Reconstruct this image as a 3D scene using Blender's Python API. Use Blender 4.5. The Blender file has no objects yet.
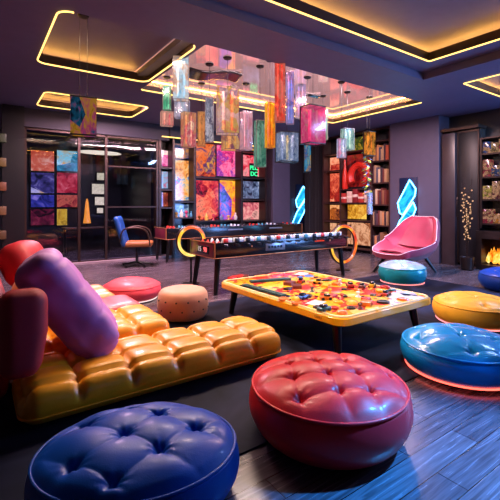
import bpy, bmesh, math, random
from mathutils import Vector, Matrix, noise
C = bpy.context.scene.collection
sc = bpy.context.scene
PI = math.pi
rnd = random.Random(7)

# ---------------------------------------------------------------- camera
F, CX, HY, H = 391.0, 250.0, 205.0, 1.5
FW = Vector((.575, .818, 0)).normalized()
RT = Vector((FW.y, -FW.x, 0))
cam = bpy.data.cameras.new('camera'); cam.sensor_width = 36; cam.lens = 36 * F / 500; cam.shift_y = -(250 - HY) / 500
co = bpy.data.objects.new('camera', cam); C.objects.link(co)
co.location = (0, 0, H); co.rotation_euler = (PI / 2, 0, -math.atan2(FW.x, FW.y)); sc.camera = co

# ---------------------------------------------------------------- world, lights, exposure
w = bpy.data.worlds.new('world'); sc.world = w; w.use_nodes = True
w.node_tree.nodes['Background'].inputs[0].default_value = (.16, .12, .30, 1)
w.node_tree.nodes['Background'].inputs[1].default_value = .055
sc.view_settings.view_transform = 'Standard'; sc.view_settings.look = 'None'; sc.view_settings.gamma = 1
sc.view_settings.exposure = 0.0; sc.view_settings.use_curve_mapping = False

def light(name, typ, loc, aim, col, power, size=.3, sy=None, angle=60, blend=.6):
    l = bpy.data.lights.new(name, typ); l.color = col; l.energy = power
    if typ == 'AREA':
        l.shape = 'RECTANGLE'; l.size = size; l.size_y = sy or size
    else:
        l.shadow_soft_size = size
    if typ == 'SPOT':
        l.spot_size = math.radians(angle); l.spot_blend = blend
    o = bpy.data.objects.new(name, l); C.objects.link(o); o.location = loc
    d = Vector(aim) - Vector(loc); o.rotation_euler = d.to_track_quat('-Z', 'Y').to_euler()
    return o
light('pink_panel_light', 'AREA', (5.5, 5.05, 3.90), (5.3, 6.3, 0), (1, .64, .66), 720, 4.8, .18)
light('warm_tray_light', 'AREA', (1.72, 5.12, 3.92), (1.75, 4.6, 0), (1, .72, .52), 170, 1.5, .18)
light('blue_fill_light', 'AREA', (10.05, 0.4, 2.0), (6.0, 3.6, 3.3), (.18, .40, 1), 600, 2.6, 2.6)  # unseen area light added to tint the right side blue
light('table_light', 'AREA', (3.9, 5.06, 3.91), (3.2, 3.3, .3), (1, .76, .62), 240, 1.8, .18)
light('blue_tray_light', 'AREA', (7.66, 2.4, 3.9), (7.7, 3.2, 0), (.32, .54, 1), 430, .2, 2.2)
light('purple_back_light', 'AREA', (2.3, 8.96, 3.9), (2.5, 8.4, 0), (1, .60, .78), 850, 1.8, .18)

# ---------------------------------------------------------------- helpers: pixel rays to room points
def at_d(px, py, d):
    return FW * d + RT * ((px - CX) / F * d) + Vector((0, 0, H - (py - HY) * d / F))
def at(px, py, z=0.0):
    return at_d(px, py, F * (H - z) / (py - HY))
def onY(px, Y):
    k = (px - CX) / F
    return (RT.y * -1 * Y + k * FW.y * Y) / (RT.x - k * FW.x)      # X of the pixel column on plane Y
def onX(px, X):
    k = (px - CX) / F
    return (RT.x * X - k * FW.x * X) / (k * FW.y - RT.y)           # Y of the pixel column on plane X
def zat(py, X, Y):
    return H + (HY - py) * (FW.x * X + FW.y * Y) / F

# ---------------------------------------------------------------- helpers: materials
def lin(h):
    h = h.lstrip('#'); v = [int(h[i:i + 2], 16) / 255 for i in (0, 2, 4)]
    return tuple(c / 12.92 if c <= .04045 else ((c + .055) / 1.055) ** 2.4 for c in v) + (1,)
MC = {}
def pbr(key, col, rough=.5, metal=0, coat=0, var=.12, scale=6, bump=0, bscale=60, spec=.5, emit=0, alpha=None, sheen=0):
    if key in MC: return MC[key]
    m = bpy.data.materials.new(key); m.use_nodes = True; N = m.node_tree.nodes; L = m.node_tree.links
    b = N['Principled BSDF']; c = lin(col) if isinstance(col, str) else col
    tc = N.new('ShaderNodeTexCoord'); nz = N.new('ShaderNodeTexNoise'); nz.inputs['Scale'].default_value = scale
    nz.inputs['Detail'].default_value = 4
    L.new(tc.outputs['Object'], nz.inputs['Vector'])
    r = N.new('ShaderNodeValToRGB'); L.new(nz.outputs['Fac'], r.inputs[0])
    r.color_ramp.elements[0].position = .3; r.color_ramp.elements[1].position = .7
    r.color_ramp.elements[0].color = tuple(x * (1 - var) for x in c[:3]) + (1,)
    r.color_ramp.elements[1].color = tuple(min(1, x * (1 + var)) for x in c[:3]) + (1,)
    L.new(r.outputs[0], b.inputs['Base Color'])
    b.inputs['Roughness'].default_value = rough; b.inputs['Metallic'].default_value = metal
    b.inputs['Coat Weight'].default_value = coat; b.inputs['Coat Roughness'].default_value = .15
    b.inputs['Specular IOR Level'].default_value = spec
    b.inputs['Sheen Weight'].default_value = sheen
    if emit:
        L.new(r.outputs[0], b.inputs['Emission Color']); b.inputs['Emission Strength'].default_value = emit
    if bump:
        n2 = N.new('ShaderNodeTexNoise'); n2.inputs['Scale'].default_value = bscale; L.new(tc.outputs['Object'], n2.inputs['Vector'])
        bp = N.new('ShaderNodeBump'); bp.inputs['Strength'].default_value = bump; bp.inputs['Distance'].default_value = .01
        L.new(n2.outputs['Fac'], bp.inputs['Height']); L.new(bp.outputs[0], b.inputs['Normal'])
    MC[key] = m; return m
def glow(key, col, s):
    if key in MC: return MC[key]
    m = bpy.data.materials.new(key); m.use_nodes = True; N = m.node_tree.nodes; L = m.node_tree.links
    N.clear(); e = N.new('ShaderNodeEmission'); o = N.new('ShaderNodeOutputMaterial')
    e.inputs[0].default_value = lin(col) if isinstance(col, str) else col; e.inputs[1].default_value = s
    L.new(e.outputs[0], o.inputs[0]); MC[key] = m; return m
def art(key, pal, scale=3.0, seed=0.0, s=1.0, kind='cells', clear=0.0):
    """backlit picture: a patchwork of the given colours, optionally see-through acrylic"""
    if key in MC: return MC[key]
    m = bpy.data.materials.new(key); m.use_nodes = True; N = m.node_tree.nodes; L = m.node_tree.links; N.clear()
    tc = N.new('ShaderNodeTexCoord'); mp = N.new('ShaderNodeMapping'); L.new(tc.outputs['Object'], mp.inputs[0])
    mp.inputs['Location'].default_value = (seed * 3.17, seed * 1.93, seed * 2.41)
    if clear: mp.inputs['Scale'].default_value = (1, 1, .5)
    nz = N.new('ShaderNodeTexNoise'); nz.inputs['Scale'].default_value = scale * .8; nz.inputs['Detail'].default_value = 5
    nz.inputs['Distortion'].default_value = 1.2
    L.new(mp.outputs[0], nz.inputs['Vector'])
    if kind == 'cells':
        vo = N.new('ShaderNodeTexVoronoi'); vo.inputs['Scale'].default_value = scale
        L.new(mp.outputs[0], vo.inputs['Vector'])
        sx = N.new('ShaderNodeSeparateColor'); L.new(vo.outputs['Color'], sx.inputs[0])
        mx = N.new('ShaderNodeMix'); mx.inputs[0].default_value = .5
        L.new(sx.outputs[0], mx.inputs[2]); L.new(nz.outputs['Fac'], mx.inputs[3]); fac = mx.outputs[0]
        n3 = N.new('ShaderNodeTexNoise'); n3.inputs['Scale'].default_value = scale * 2.0; n3.inputs['Detail'].default_value = 8; n3.inputs['Distortion'].default_value = 2
        L.new(mp.outputs[0], n3.inputs['Vector'])
        m3 = N.new('ShaderNodeMath'); m3.operation = 'MULTIPLY_ADD'; m3.inputs[1].default_value = .8; L.new(n3.outputs['Fac'], m3.inputs[0])
        m4 = N.new('ShaderNodeMath'); m4.operation = 'SUBTRACT'; m4.inputs[1].default_value = .40; L.new(fac, m4.inputs[0]); L.new(m4.outputs[0], m3.inputs[2]); fac = m3.outputs[0]
    else:
        fac = nz.outputs['Fac']
    r = N.new('ShaderNodeValToRGB'); cr = r.color_ramp; n = len(pal)
    lo, hi = (.15, .85) if kind == 'cells' else (.3, .7)
    cr.elements[0].position = lo; cr.elements[0].color = lin(pal[0])
    cr.elements[1].position = hi; cr.elements[1].color = lin(pal[-1])
    for i in range(1, n - 1):
        e = cr.elements.new(lo + (hi - lo) * i / (n - 1)); e.color = lin(pal[i])
    L.new(fac, r.inputs[0])
    em = N.new('ShaderNodeEmission'); em.inputs[1].default_value = s; L.new(r.outputs[0], em.inputs[0])
    gl = N.new('ShaderNodeBsdfGlossy'); gl.inputs['Roughness'].default_value = .12; gl.inputs[0].default_value = (.06, .06, .07, 1)
    ad = N.new('ShaderNodeAddShader'); L.new(em.outputs[0], ad.inputs[0]); L.new(gl.outputs[0], ad.inputs[1])
    o = N.new('ShaderNodeOutputMaterial'); last = ad.outputs[0]
    if clear:
        tr = N.new('ShaderNodeBsdfTransparent'); L.new(r.outputs[0], tr.inputs[0])
        hs = N.new('ShaderNodeMix'); hs.data_type = 'RGBA'; hs.inputs[0].default_value = .45
        L.new(r.outputs[0], hs.inputs[6]); hs.inputs[7].default_value = (1, 1, 1, 1); L.new(hs.outputs[2], tr.inputs[0])
        ms = N.new('ShaderNodeMixShader'); ms.inputs[0].default_value = clear
        L.new(last, ms.inputs[1]); L.new(tr.outputs[0], ms.inputs[2]); last = ms.outputs[0]
    L.new(last, o.inputs[0]); MC[key] = m; return m
def glass(key, tint=(.8, .85, .95, 1), refl=.025):
    if key in MC: return MC[key]
    m = bpy.data.materials.new(key); m.use_nodes = True; N = m.node_tree.nodes; L = m.node_tree.links; N.clear()
    t = N.new('ShaderNodeBsdfTransparent'); t.inputs[0].default_value = tint
    g = N.new('ShaderNodeBsdfGlossy'); g.inputs['Roughness'].default_value = .02
    f = N.new('ShaderNodeLayerWeight'); f.inputs[0].default_value = .25
    a = N.new('ShaderNodeMath'); a.operation = 'MULTIPLY_ADD'; a.inputs[1].default_value = .35; a.inputs[2].default_value = refl
    L.new(f.outputs['Fresnel'], a.inputs[0])
    ms = N.new('ShaderNodeMixShader'); L.new(a.outputs[0], ms.inputs[0]); L.new(t.outputs[0], ms.inputs[1]); L.new(g.outputs[0], ms.inputs[2])
    o = N.new('ShaderNodeOutputMaterial'); L.new(ms.outputs[0], o.inputs[0]); MC[key] = m; return m
def planks(key):
    m = bpy.data.materials.new(key); m.use_nodes = True; N = m.node_tree.nodes; L = m.node_tree.links; b = N['Principled BSDF']
    tc = N.new('ShaderNodeTexCoord')
    br = N.new('ShaderNodeTexBrick'); br.inputs['Scale'].default_value = 1; br.inputs['Brick Width'].default_value = 1.3
    br.inputs['Row Height'].default_value = .17; br.inputs['Mortar Size'].default_value = .003; br.offset = .37
    br.inputs['Color1'].default_value = (.060, .043, .055, 1); br.inputs['Color2'].default_value = (.115, .088, .106, 1)
    br.inputs['Mortar'].default_value = (.005, .004, .005, 1)
    L.new(tc.outputs['Object'], br.inputs['Vector'])
    mp = N.new('ShaderNodeMapping'); mp.inputs['Scale'].default_value = (1.2, 22, 1); L.new(tc.outputs['Object'], mp.inputs[0])
    nz = N.new('ShaderNodeTexNoise'); nz.inputs['Scale'].default_value = 2.2; nz.inputs['Detail'].default_value = 7; nz.inputs['Distortion'].default_value = .6
    L.new(mp.outputs[0], nz.inputs['Vector'])
    mx = N.new('ShaderNodeMix'); mx.data_type = 'RGBA'; mx.blend_type = 'MULTIPLY'; mx.inputs[0].default_value = .8
    rr = N.new('ShaderNodeValToRGB'); rr.color_ramp.elements[0].position = .35; rr.color_ramp.elements[0].color = (.35, .35, .35, 1)
    rr.color_ramp.elements[1].position = .65; rr.color_ramp.elements[1].color = (1.3, 1.3, 1.3, 1)
    L.new(nz.outputs['Fac'], rr.inputs[0]); L.new(br.outputs['Color'], mx.inputs[6]); L.new(rr.outputs[0], mx.inputs[7])
    L.new(mx.outputs[2], b.inputs['Base Color'])
    b.inputs['Roughness'].default_value = .3
    r2 = N.new('ShaderNodeMapRange'); r2.inputs[3].default_value = .2; r2.inputs[4].default_value = .32; L.new(nz.outputs['Fac'], r2.inputs[0]); L.new(r2.outputs[0], b.inputs['Roughness'])
    bp = N.new('ShaderNodeBump'); bp.inputs['Strength'].default_value = .25; bp.inputs['Distance'].default_value = .004
    L.new(br.outputs['Fac'], bp.inputs['Height']); bp.invert = True; L.new(bp.outputs[0], b.inputs['Normal'])
    return m

# ---------------------------------------------------------------- helpers: objects and shapes
def tag(o, label, cat, group=None, kind=None):
    if label: o['label'] = label
    if cat: o['category'] = cat
    if group: o['group'] = group
    if kind: o['kind'] = kind
    return o
def thing(name, label, cat, loc=(0, 0, 0), rz=0, group=None):
    o = bpy.data.objects.new(name, None); C.objects.link(o); o.empty_display_size = .1
    o.location = loc; o.rotation_euler = (0, 0, rz); return tag(o, label, cat, group)
def obj(name, bm, mat, parent=None, smooth=35, loc=None, rot=None, label=None):
    me = bpy.data.meshes.new(name); bmesh.ops.recalc_face_normals(bm, faces=bm.faces[:]); bm.to_mesh(me); bm.free()
    for m in (mat if isinstance(mat, (list, tuple)) else [mat]): me.materials.append(m)
    if smooth:
        for p in me.polygons: p.use_smooth = True
        if smooth < 170: me.set_sharp_from_angle(angle=math.radians(smooth))
    o = bpy.data.objects.new(name, me); C.objects.link(o)
    if parent is not None: o.parent = parent
    if loc: o.location = loc
    if rot: o.rotation_euler = rot
    if label: o['label'] = label
    return o
def single(name, bm, mat, label, cat, group=None, loc=None, rot=None, smooth=35):
    return tag(obj(name, bm, mat, None, smooth, loc, rot), label, cat, group)
def struct(name, bm, mat, smooth=0, parent=None):
    o = obj(name, bm, mat, parent, smooth)
    if parent is None: o['kind'] = 'structure'
    return o
def dup(root, loc, rz=None, label=None, group=None):
    r = root.copy(); C.objects.link(r); r.location = loc
    if rz is not None: r.rotation_euler = (0, 0, rz)
    if label: r['label'] = label
    if group: r['group'] = group
    for ch in list(root.children):
        c = ch.copy(); C.objects.link(c); c.parent = r
        for g in list(ch.children):
            d = g.copy(); C.objects.link(d); d.parent = c
    return r
def B(): return bmesh.new()
def merge(bm, t, M=None):
    if M is not None: bmesh.ops.transform(t, matrix=M, verts=t.verts[:])
    me = bpy.data.meshes.new('t'); t.to_mesh(me); t.free(); bm.from_mesh(me); bpy.data.meshes.remove(me); return bm
def box(bm, c, s, r=0, seg=2, M=None):
    t = B(); bmesh.ops.create_cube(t, size=1)
    bmesh.ops.scale(t, vec=Vector(s), verts=t.verts[:])
    if r: bmesh.ops.bevel(t, geom=t.edges[:], offset=min(r, min(s) * .49), segments=seg, affect='EDGES', profile=.5)
    bmesh.ops.translate(t, vec=Vector(c), verts=t.verts[:])
    return merge(bm, t, M)
def bx(x0, x1, y0, y1, z0, z1, r=0, seg=2, bm=None):
    return box(bm or B(), ((x0 + x1) / 2, (y0 + y1) / 2, (z0 + z1) / 2), (x1 - x0, y1 - y0, z1 - z0), r, seg)
def tube(bm, pts, r, n=8, closed=False, radii=None):
    pts = [Vector(p) for p in pts]; K = len(pts); rings = []; up = None
    for i, p in enumerate(pts):
        if closed: t = pts[(i + 1) % K] - pts[i - 1]
        else: t = pts[min(i + 1, K - 1)] - pts[max(i - 1, 0)]
        t.normalize()
        if up is None: up = Vector((0, 0, 1)) if abs(t.z) < .9 else Vector((1, 0, 0))
        a = t.cross(up)
        if a.length < 1e-4: a = t.cross(Vector((1, .3, 0)))
        a.normalize(); b = a.cross(t).normalized(); up = b
        rr = radii[i] if radii else r
        rings.append([bm.verts.new(p + (a * math.cos(2 * PI * k / n) + b * math.sin(2 * PI * k / n)) * rr) for k in range(n)])
    for i in range(K if closed else K - 1):
        A, Z = rings[i], rings[(i + 1) % K]
        for k in range(n): bm.faces.new((A[k], A[(k + 1) % n], Z[(k + 1) % n], Z[k]))
    if not closed: bm.faces.new(rings[0]); bm.faces.new(rings[-1][::-1])
    return bm
def lathe(bm, prof, n=40, c=(0, 0, 0), sx=1, sy=1):
    rings = []
    for r, z in prof:
        if r < 1e-5: rings.append([bm.verts.new((c[0], c[1], c[2] + z))])
        else: rings.append([bm.verts.new((c[0] + r * sx * math.cos(2 * PI * k / n), c[1] + r * sy * math.sin(2 * PI * k / n), c[2] + z)) for k in range(n)])
    for A, Z in zip(rings, rings[1:]):
        if len(A) == 1 and len(Z) == 1: continue
        for k in range(n):
            j = (k + 1) % n
            if len(A) == 1: bm.faces.new((A[0], Z[j], Z[k]))
            elif len(Z) == 1: bm.faces.new((A[k], A[j], Z[0]))
            else: bm.faces.new((A[k], A[j], Z[j], Z[k]))
    if len(rings[0]) > 1: bm.faces.new(rings[0][::-1])
    if len(rings[-1]) > 1: bm.faces.new(rings[-1])
    return bm
def cushion(size, rad, res=.03, fn=None):
    """rounded box from a fine grid; fn(p, n) gives a push along the normal"""
    bm = B(); hx, hy, hz = [s / 2 for s in size]
    def face(o, u, v, nu, nv):
        g = [[bm.verts.new(o + u * (i / nu) + v * (j / nv)) for j in range(nv + 1)] for i in range(nu + 1)]
        for i in range(nu):
            for j in range(nv): bm.faces.new((g[i][j], g[i + 1][j], g[i + 1][j + 1], g[i][j + 1]))
    n = [max(4, int(s / res)) for s in size]; X, Y, Z = Vector((size[0], 0, 0)), Vector((0, size[1], 0)), Vector((0, 0, size[2])); o = Vector((-hx, -hy, -hz))
    face(o, X, Y, n[0], n[1]); face(o + Z, X, Y, n[0], n[1]); face(o, X, Z, n[0], n[2]); face(o + Y, X, Z, n[0], n[2]); face(o, Y, Z, n[1], n[2]); face(o + X, Y, Z, n[1], n[2])
    bmesh.ops.remove_doubles(bm, verts=bm.verts[:], dist=1e-4)
    for v in bm.verts:
        q = Vector((max(-hx + rad, min(hx - rad, v.co.x)), max(-hy + rad, min(hy - rad, v.co.y)), max(-hz + min(rad, hz * .99), min(hz - min(rad, hz * .99), v.co.z))))
        d = v.co - q; nn = d.normalized() if d.length > 1e-6 else Vector((0, 0, 1))
        rz = min(rad, hz * .99)
        p = q + Vector((nn.x * rad, nn.y * rad, nn.z * rz))
        if fn: p = p + nn * fn(p, nn)
        v.co = p
    return bm
def pillow(a, b, t, n=26, pinch=.08):
    bm = B(); G = {}
    for s in (1, -1):
        for i in range(n + 1):
            for j in range(n + 1):
                u, v = 2 * i / n - 1, 2 * j / n - 1
                k = ((1 - abs(u) ** 3.2) * (1 - abs(v) ** 3.2)); z = t * max(0, k) ** .5
                wx = a * u * (1 - pinch * (1 - abs(u)) * 0 - pinch * (1 - v * v) * abs(u) ** 3); wy = b * v * (1 - pinch * (1 - u * u) * abs(v) ** 3)
                z += .012 * noise.noise(Vector((u * 2.3, v * 2.3, s * 3.0))) * (k > 0.02)
                e = i in (0, n) or j in (0, n)
                if e and s < 0: G[(s, i, j)] = G[(1, i, j)]
                else: G[(s, i, j)] = bm.verts.new((wx, wy, z * s))
        for i in range(n):
            for j in range(n): bm.faces.new((G[(s, i, j)], G[(s, i + 1, j)], G[(s, i + 1, j + 1)], G[(s, i, j + 1)]))
    return bm
def rloop(x0, x1, y0, y1, r, z, n=6):
    P = []
    for cx, cy, a0 in ((x1 - r, y1 - r, 0), (x0 + r, y1 - r, 90), (x0 + r, y0 + r, 180), (x1 - r, y0 + r, 270)):
        for k in range(n + 1):
            a = math.radians(a0 + 90 * k / n); P.append(Vector((cx + r * math.cos(a), cy + r * math.sin(a), z)))
    return P
ORD = ['first', 'second', 'third', 'fourth', 'fifth', 'sixth', 'seventh', 'eighth', 'ninth', 'tenth', 'eleventh', 'twelfth', 'thirteenth', 'fourteenth']

# ---------------------------------------------------------------- setting materials
M_floor = planks('dark wood planks')
M_ceil = pbr('ceiling plaster', '#57526e', .55, var=.05)
M_wall = pbr('wall paint', '#241f2c', .6, var=.06)
M_dark = pbr('dark wall panel', '#0b0a10', .35, var=.1)
M_col = pbr('column paint', '#4c4458', .55, var=.05)
M_bronze = pbr('bronze frame', '#3a2c28', .35, metal=.7)
M_black = pbr('black metal', '#0c0c10', .35, metal=.3)
M_blk = pbr('black lacquer', '#0e0d14', .22, coat=.5)
M_led = glow('warm led', (1, .60, .15, 1), 3.2)
M_cove = glow('cove led', (1, .46, .08, 1), 55)
M_glass = glass('partition glass')
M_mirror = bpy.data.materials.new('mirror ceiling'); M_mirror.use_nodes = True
_b = M_mirror.node_tree.nodes['Principled BSDF']; _b.inputs['Base Color'].default_value = (.86, .62, .62, 1); _b.inputs['Metallic'].default_value = .8; _b.inputs['Roughness'].default_value = .07; _b.inputs['Emission Color'].default_value = (1, .52, .50, 1); _b.inputs['Emission Strength'].default_value = .32  # pink sheen of the mirror put in as emission; the panel is no lamp

# ---------------------------------------------------------------- floor, walls
struct('floor', bx(-3, 12, -1.5, 16, -.1, 0), M_floor)
bm = bx(4.25, 10.6, 11.15, 11.35, 0, 4.2); bx(10.2, 10.6, 11.0, 11.15, 0, 4.2, bm=bm)
struct('wall_back', bm, M_dark)
struct('wall_right', bx(10.2, 10.4, -1.5, 11.0, 0, 4.2), M_dark)
struct('wall_far', bx(-3, 4.35, 14.0, 14.2, 0, 4.2), M_dark)
struct('wall_left', bx(-3, -2.8, -1.5, 14.0, 0, 4.2), M_dark)
struct('wall_side', bx(4.25, 4.35, 11.35, 14.0, 0, 4.2), M_dark)
wn = struct('added_window', bx(10.15, 10.2, -.9, 1.7, .7, 3.3), glow('added blue pane', (.10, .24, .6, 1), .8))     # unseen glowing window, added to give the blue fill light a source
m = B()
for y in (-.9, .4, 1.7): bx(10.1, 10.2, y - .03, y + .03, .67, 3.33, bm=m)
for z in (.7, 3.3): bx(10.1, 10.2, -.9, 1.7, z - .03, z + .03, bm=m)
struct('window_frame', m, M_bronze, parent=wn)
c0, c1 = onX(439, 9.7), onX(390, 9.7)
struct('trim_1', bx(9.7, 10.2, c0, c1, 0, 3.8, .01), M_col)
struct('trim_2', bx(onY(273, 10.6), onY(290, 10.6), 10.6, 11.15, 0, 3.8, .01), M_col)
struct('trim_3', bx(.5, onY(24, 10.6), 10.5, 10.8, 0, 3.8), M_dark)
struct('trim_4', bx(.95, 4.6, 10.6, 10.8, 3.36, 3.8), M_wall)     # bulkhead over the glass partition
struct('trim_5', bx(4.6, onY(273, 10.6), 10.55, 11.15, 3.45, 3.8), M_wall)
struct('trim_6', bx(onY(290.5, 10.6), 10.2, 10.95, 11.15, 0, 3.8), M_wall)
struct('baseboard_right', bx(10.12, 10.2, -1, c0, 0, .1), M_bronze)

# ---------------------------------------------------------------- ceiling with its recessed trays
ZC = 3.8
T = {'left': (.80, 2.63, 5.02, 7.12), 'mirror': (2.70, 8.2, 4.95, 7.62), 'rear': (1.15, 3.35, 8.85, 10.2), 'corner': (7.54, 9.5, 1.0, 3.73)}
FR = (-2.8, 6.74, -1.5, 4.05); TF = (.6, 6.28, .3, 3.67); ZF = 3.93
bm = B()
def slab(bm, z, outer, holes):
    xs = sorted({outer[0], outer[1]} | {h[i] for h in holes for i in (0, 1)}); ys = sorted({outer[2], outer[3]} | {h[i] for h in holes for i in (2, 3)})
    for a, b in zip(xs, xs[1:]):
        for c, d in zip(ys, ys[1:]):
            mx, my = (a + b) / 2, (c + d) / 2
            if any(h[0] < mx < h[1] and h[2] < my < h[3] for h in holes): continue
            bm.faces.new([bm.verts.new(p) for p in ((a, c, z), (b, c, z), (b, d, z), (a, d, z))])
def loopfaces(bm, A, Z, mi=0):
    n = len(A)
    for i in range(n):
        j = (i + 1) % n; bm.faces.new((A[i], A[j], Z[j], Z[i])).material_index = mi
def tray(bm, r4, z, rad, rise=.15, ledge=.24, top=.245, cap=True):
    x0, x1, y0, y1 = r4
    P = [bm.verts.new(p) for p in rloop(x0, x1, y0, y1, rad, z)]
    n = len(P) // 4
    for q, (cx, cy) in enumerate(((x1, y1), (x0, y1), (x0, y0), (x1, y0))):
        v = bm.verts.new((cx, cy, z))
        for k in range(n - 1): bm.faces.new((v, P[q * n + k], P[q * n + k + 1]))
    P1 = [bm.verts.new(p) for p in rloop(x0, x1, y0, y1, rad, z + rise)]; loopfaces(bm, P, P1, 1)
    P2 = [bm.verts.new(p) for p in rloop(x0 - ledge, x1 + ledge, y0 - ledge, y1 + ledge, rad, z + rise)]; loopfaces(bm, P1, P2)
    P3 = [bm.verts.new(p) for p in rloop(x0 - ledge, x1 + ledge, y0 - ledge, y1 + ledge, rad, z + top)]; loopfaces(bm, P2, P3)
    if cap: bm.faces.new(P3)
    return top
slab(bm, ZC, (-2.8, 10.2, -1.5, 14.0), [FR] + list(T.values()))
slab(bm, ZF, FR, [TF])
A = [bm.verts.new((x, y, ZF)) for x, y in ((FR[0], FR[2]), (FR[1], FR[2]), (FR[1], FR[3]), (FR[0], FR[3]))]
Z = [bm.verts.new((x, y, ZC)) for x, y in ((FR[0], FR[2]), (FR[1], FR[2]), (FR[1], FR[3]), (FR[0], FR[3]))]
loopfaces(bm, A, Z)
tray(bm, TF, ZF, .03); tray(bm, T['left'], ZC, .16); tray(bm, T['rear'], ZC, .14); tray(bm, T['corner'], ZC, .03)
tray(bm, T['mirror'], ZC, .04, .10, .24, .19, cap=False)
struct('ceiling', bm, [M_ceil, pbr('recess bronze', '#2c1a12', .45)])
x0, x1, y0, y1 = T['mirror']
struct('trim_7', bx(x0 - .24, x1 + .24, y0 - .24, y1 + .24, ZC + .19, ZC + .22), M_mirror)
def cove(r4, z, rad, label, parts, rise=.15):
    """parts: list of (start, end) fractions of the rounded loop that carry light"""
    t = thing('cove_light', label, 'light', ((r4[0] + r4[1]) / 2, (r4[2] + r4[3]) / 2, z))
    o = t.location
    for a, b in parts:
        L1 = rloop(r4[0] + .004, r4[1] - .004, r4[2] + .004, r4[3] - .004, rad, z - .004); L2 = rloop(r4[0] - .19, r4[1] + .19, r4[2] - .19, r4[3] + .19, rad, z + rise + .016)
        idx = list(range(a, b + 1)); n = len(L1)
        m1, m2 = B(), B()
        if b - a >= n: tube(m1, [p - o for p in L1], .011, 6, True); tube(m2, [p - o for p in L2], .012, 6, True)
        else: tube(m1, [L1[i % n] - o for i in idx], .011, 6); tube(m2, [L2[i % n] - o for i in idx], .012, 6)
        obj('rim_strip', m1, M_led, t); obj('cove_strip', m2, M_cove, t)
# loop order: 0-6 far right, 7-13 far left, 14-20 near left, 21-27 near right
cove(TF, ZF, .03, 'warm light line around the large ceiling recess at the top right', [(0, 28)])
t_ = cove(T['left'], ZC, .16, 'warm light line around the rounded ceiling recess at the upper left', [(0, 20), (24, 28)])
cove(T['rear'], ZC, .14, 'warm light line of the small rounded recess in front of the glass partition', [(0, 28)])
cove(T['corner'], ZC, .03, 'warm light line of the ceiling recess at the right edge, past the column', [(0, 28)])
cove(T['mirror'], ZC, .04, 'warm light line around the mirrored ceiling recess with the hanging boxes', [(0, 13), (24, 28)], .10)

# ---------------------------------------------------------------- glass partition (left) and room behind
YG = 10.7; posts = [onY(p, YG) for p in (25, 79, 106, 157)]
root = struct('window_1', bx(posts[0], posts[-1], YG - .006, YG + .006, .06, 3.36), M_glass)
m = B()
for x in posts: bx(x - .03, x + .03, YG - .035, YG + .035, 0, 3.36, bm=m)
bx(posts[0], posts[-1], YG - .035, YG + .035, 0, .07, bm=m); bx(posts[0], posts[-1], YG - .035, YG + .035, 3.3, 3.36, bm=m)
for py in (166, 207): z = zat(py, posts[2], YG); bx(posts[2], posts[3], YG - .02, YG + .02, z - .02, z + .02, bm=m)
struct('window_frame', m, M_bronze, parent=root)
struct('trim_8', bx(.6, 4.6, YG - .25, YG + .3, 0, .045), pbr('stone threshold', '#8d7a80', .35))

YB = 13.9
pals = [['#3a0d10', '#c23b2e', '#e0644a', '#f2b8a0'], ['#0d3a52', '#1d86a8', '#8fd6e8', '#d8a040'], ['#14142e', '#4b3f86', '#c9b8e8', '#d89a30'], ['#3c0c1a', '#c2263c', '#e8586a', '#f0c8c8'],
        ['#0c1030', '#3b3aa0', '#8f78d8', '#e090c0'], ['#2a0a12', '#902030', '#d86050', '#201020'], ['#160c16', '#6a1a34', '#b03a50', '#201828'], ['#40280a', '#c88820', '#f0b840', '#805010']]
rows = [(151, 171), (173, 193), (195, 207), (209, 225)]; cols = [(31, 54), (57, 79)]
names = ['red and orange', 'cyan and gold', 'purple and white', 'crimson', 'violet', 'dark red', 'maroon', 'amber']
k = 0
for r, (ya, yb) in enumerate(rows):
    for c, (xa, xb) in enumerate(cols):
        X0, X1 = onY(xa, YB), onY(xb, YB); xm = (X0 + X1) / 2
        za, zb = zat(yb, xm, YB), zat(ya, xm, YB)
        if k == 7: X1 = onY(67, YB)
        t = thing('picture_screen', f'backlit {names[k]} picture, {ORD[r]} row {("left", "right")[c]} column, behind the glass partition', 'screen', (xm, YB, za), 0, 'picture screens behind the glass')
        obj('bezel', bx(X0 - xm - .03, X1 - xm + .03, 0, .06, -.03, zb - za + .03), M_blk, t)
        obj('screen', bx(X0 - xm, X1 - xm, -.012, 0, 0, zb - za), art('screen%d' % k, pals[k], 1.5, k + 1, 1.0), t)
        k += 1
for i, (xa, xb, ya, yb) in enumerate(((97, 104, 173, 180), (92, 104, 184, 194), (95, 104, 197, 205), (97, 103, 208, 213))):
    X0, X1 = onY(xa, YB), onY(xb, YB); xm = (X0 + X1) / 2; za, zb = zat(yb, xm, YB), zat(ya, xm, YB)
    t = thing('light_box', f'cream lit wall box behind the glass, {ORD[i]} from the top', 'light', (xm, YB, za), 0, 'lit wall boxes behind the glass')
    obj('box_frame', bx(X0 - xm - .02, X1 - xm + .02, .0, .08, -.02, zb - za + .02), M_blk, t)
    obj('diffuser', bx(X0 - xm, X1 - xm, -.012, 0, 0, zb - za), pbr('lit cream', '#e8d8b4', .6, emit=.8, var=.2, scale=12), t)
p = at_d(87, 218, 12.5)
t = thing('table_lamp', 'slim amber lamp glowing on a dark table behind the glass', 'lamp', (p.x, p.y, .8))
obj('base', lathe(B(), [(.1, 0), (.1, .02), (.03, .04), (.03, .12)], 20), M_black, t)
obj('lamp_shade', lathe(B(), [(.12, .12), (.09, .3), (.05, .75), (.02, .9), (0, .9)], 20), pbr('amber shade', '#e0862a', .5, emit=1.2), t)
t = thing('side_table', 'dark side table behind the glass partition under the amber lamp', 'table', (p.x, p.y, 0))
obj('tabletop', bx(-.7, .7, -.3, .3, .75, .8, .01), pbr('walnut', '#4a2a18', .4), t)
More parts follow.
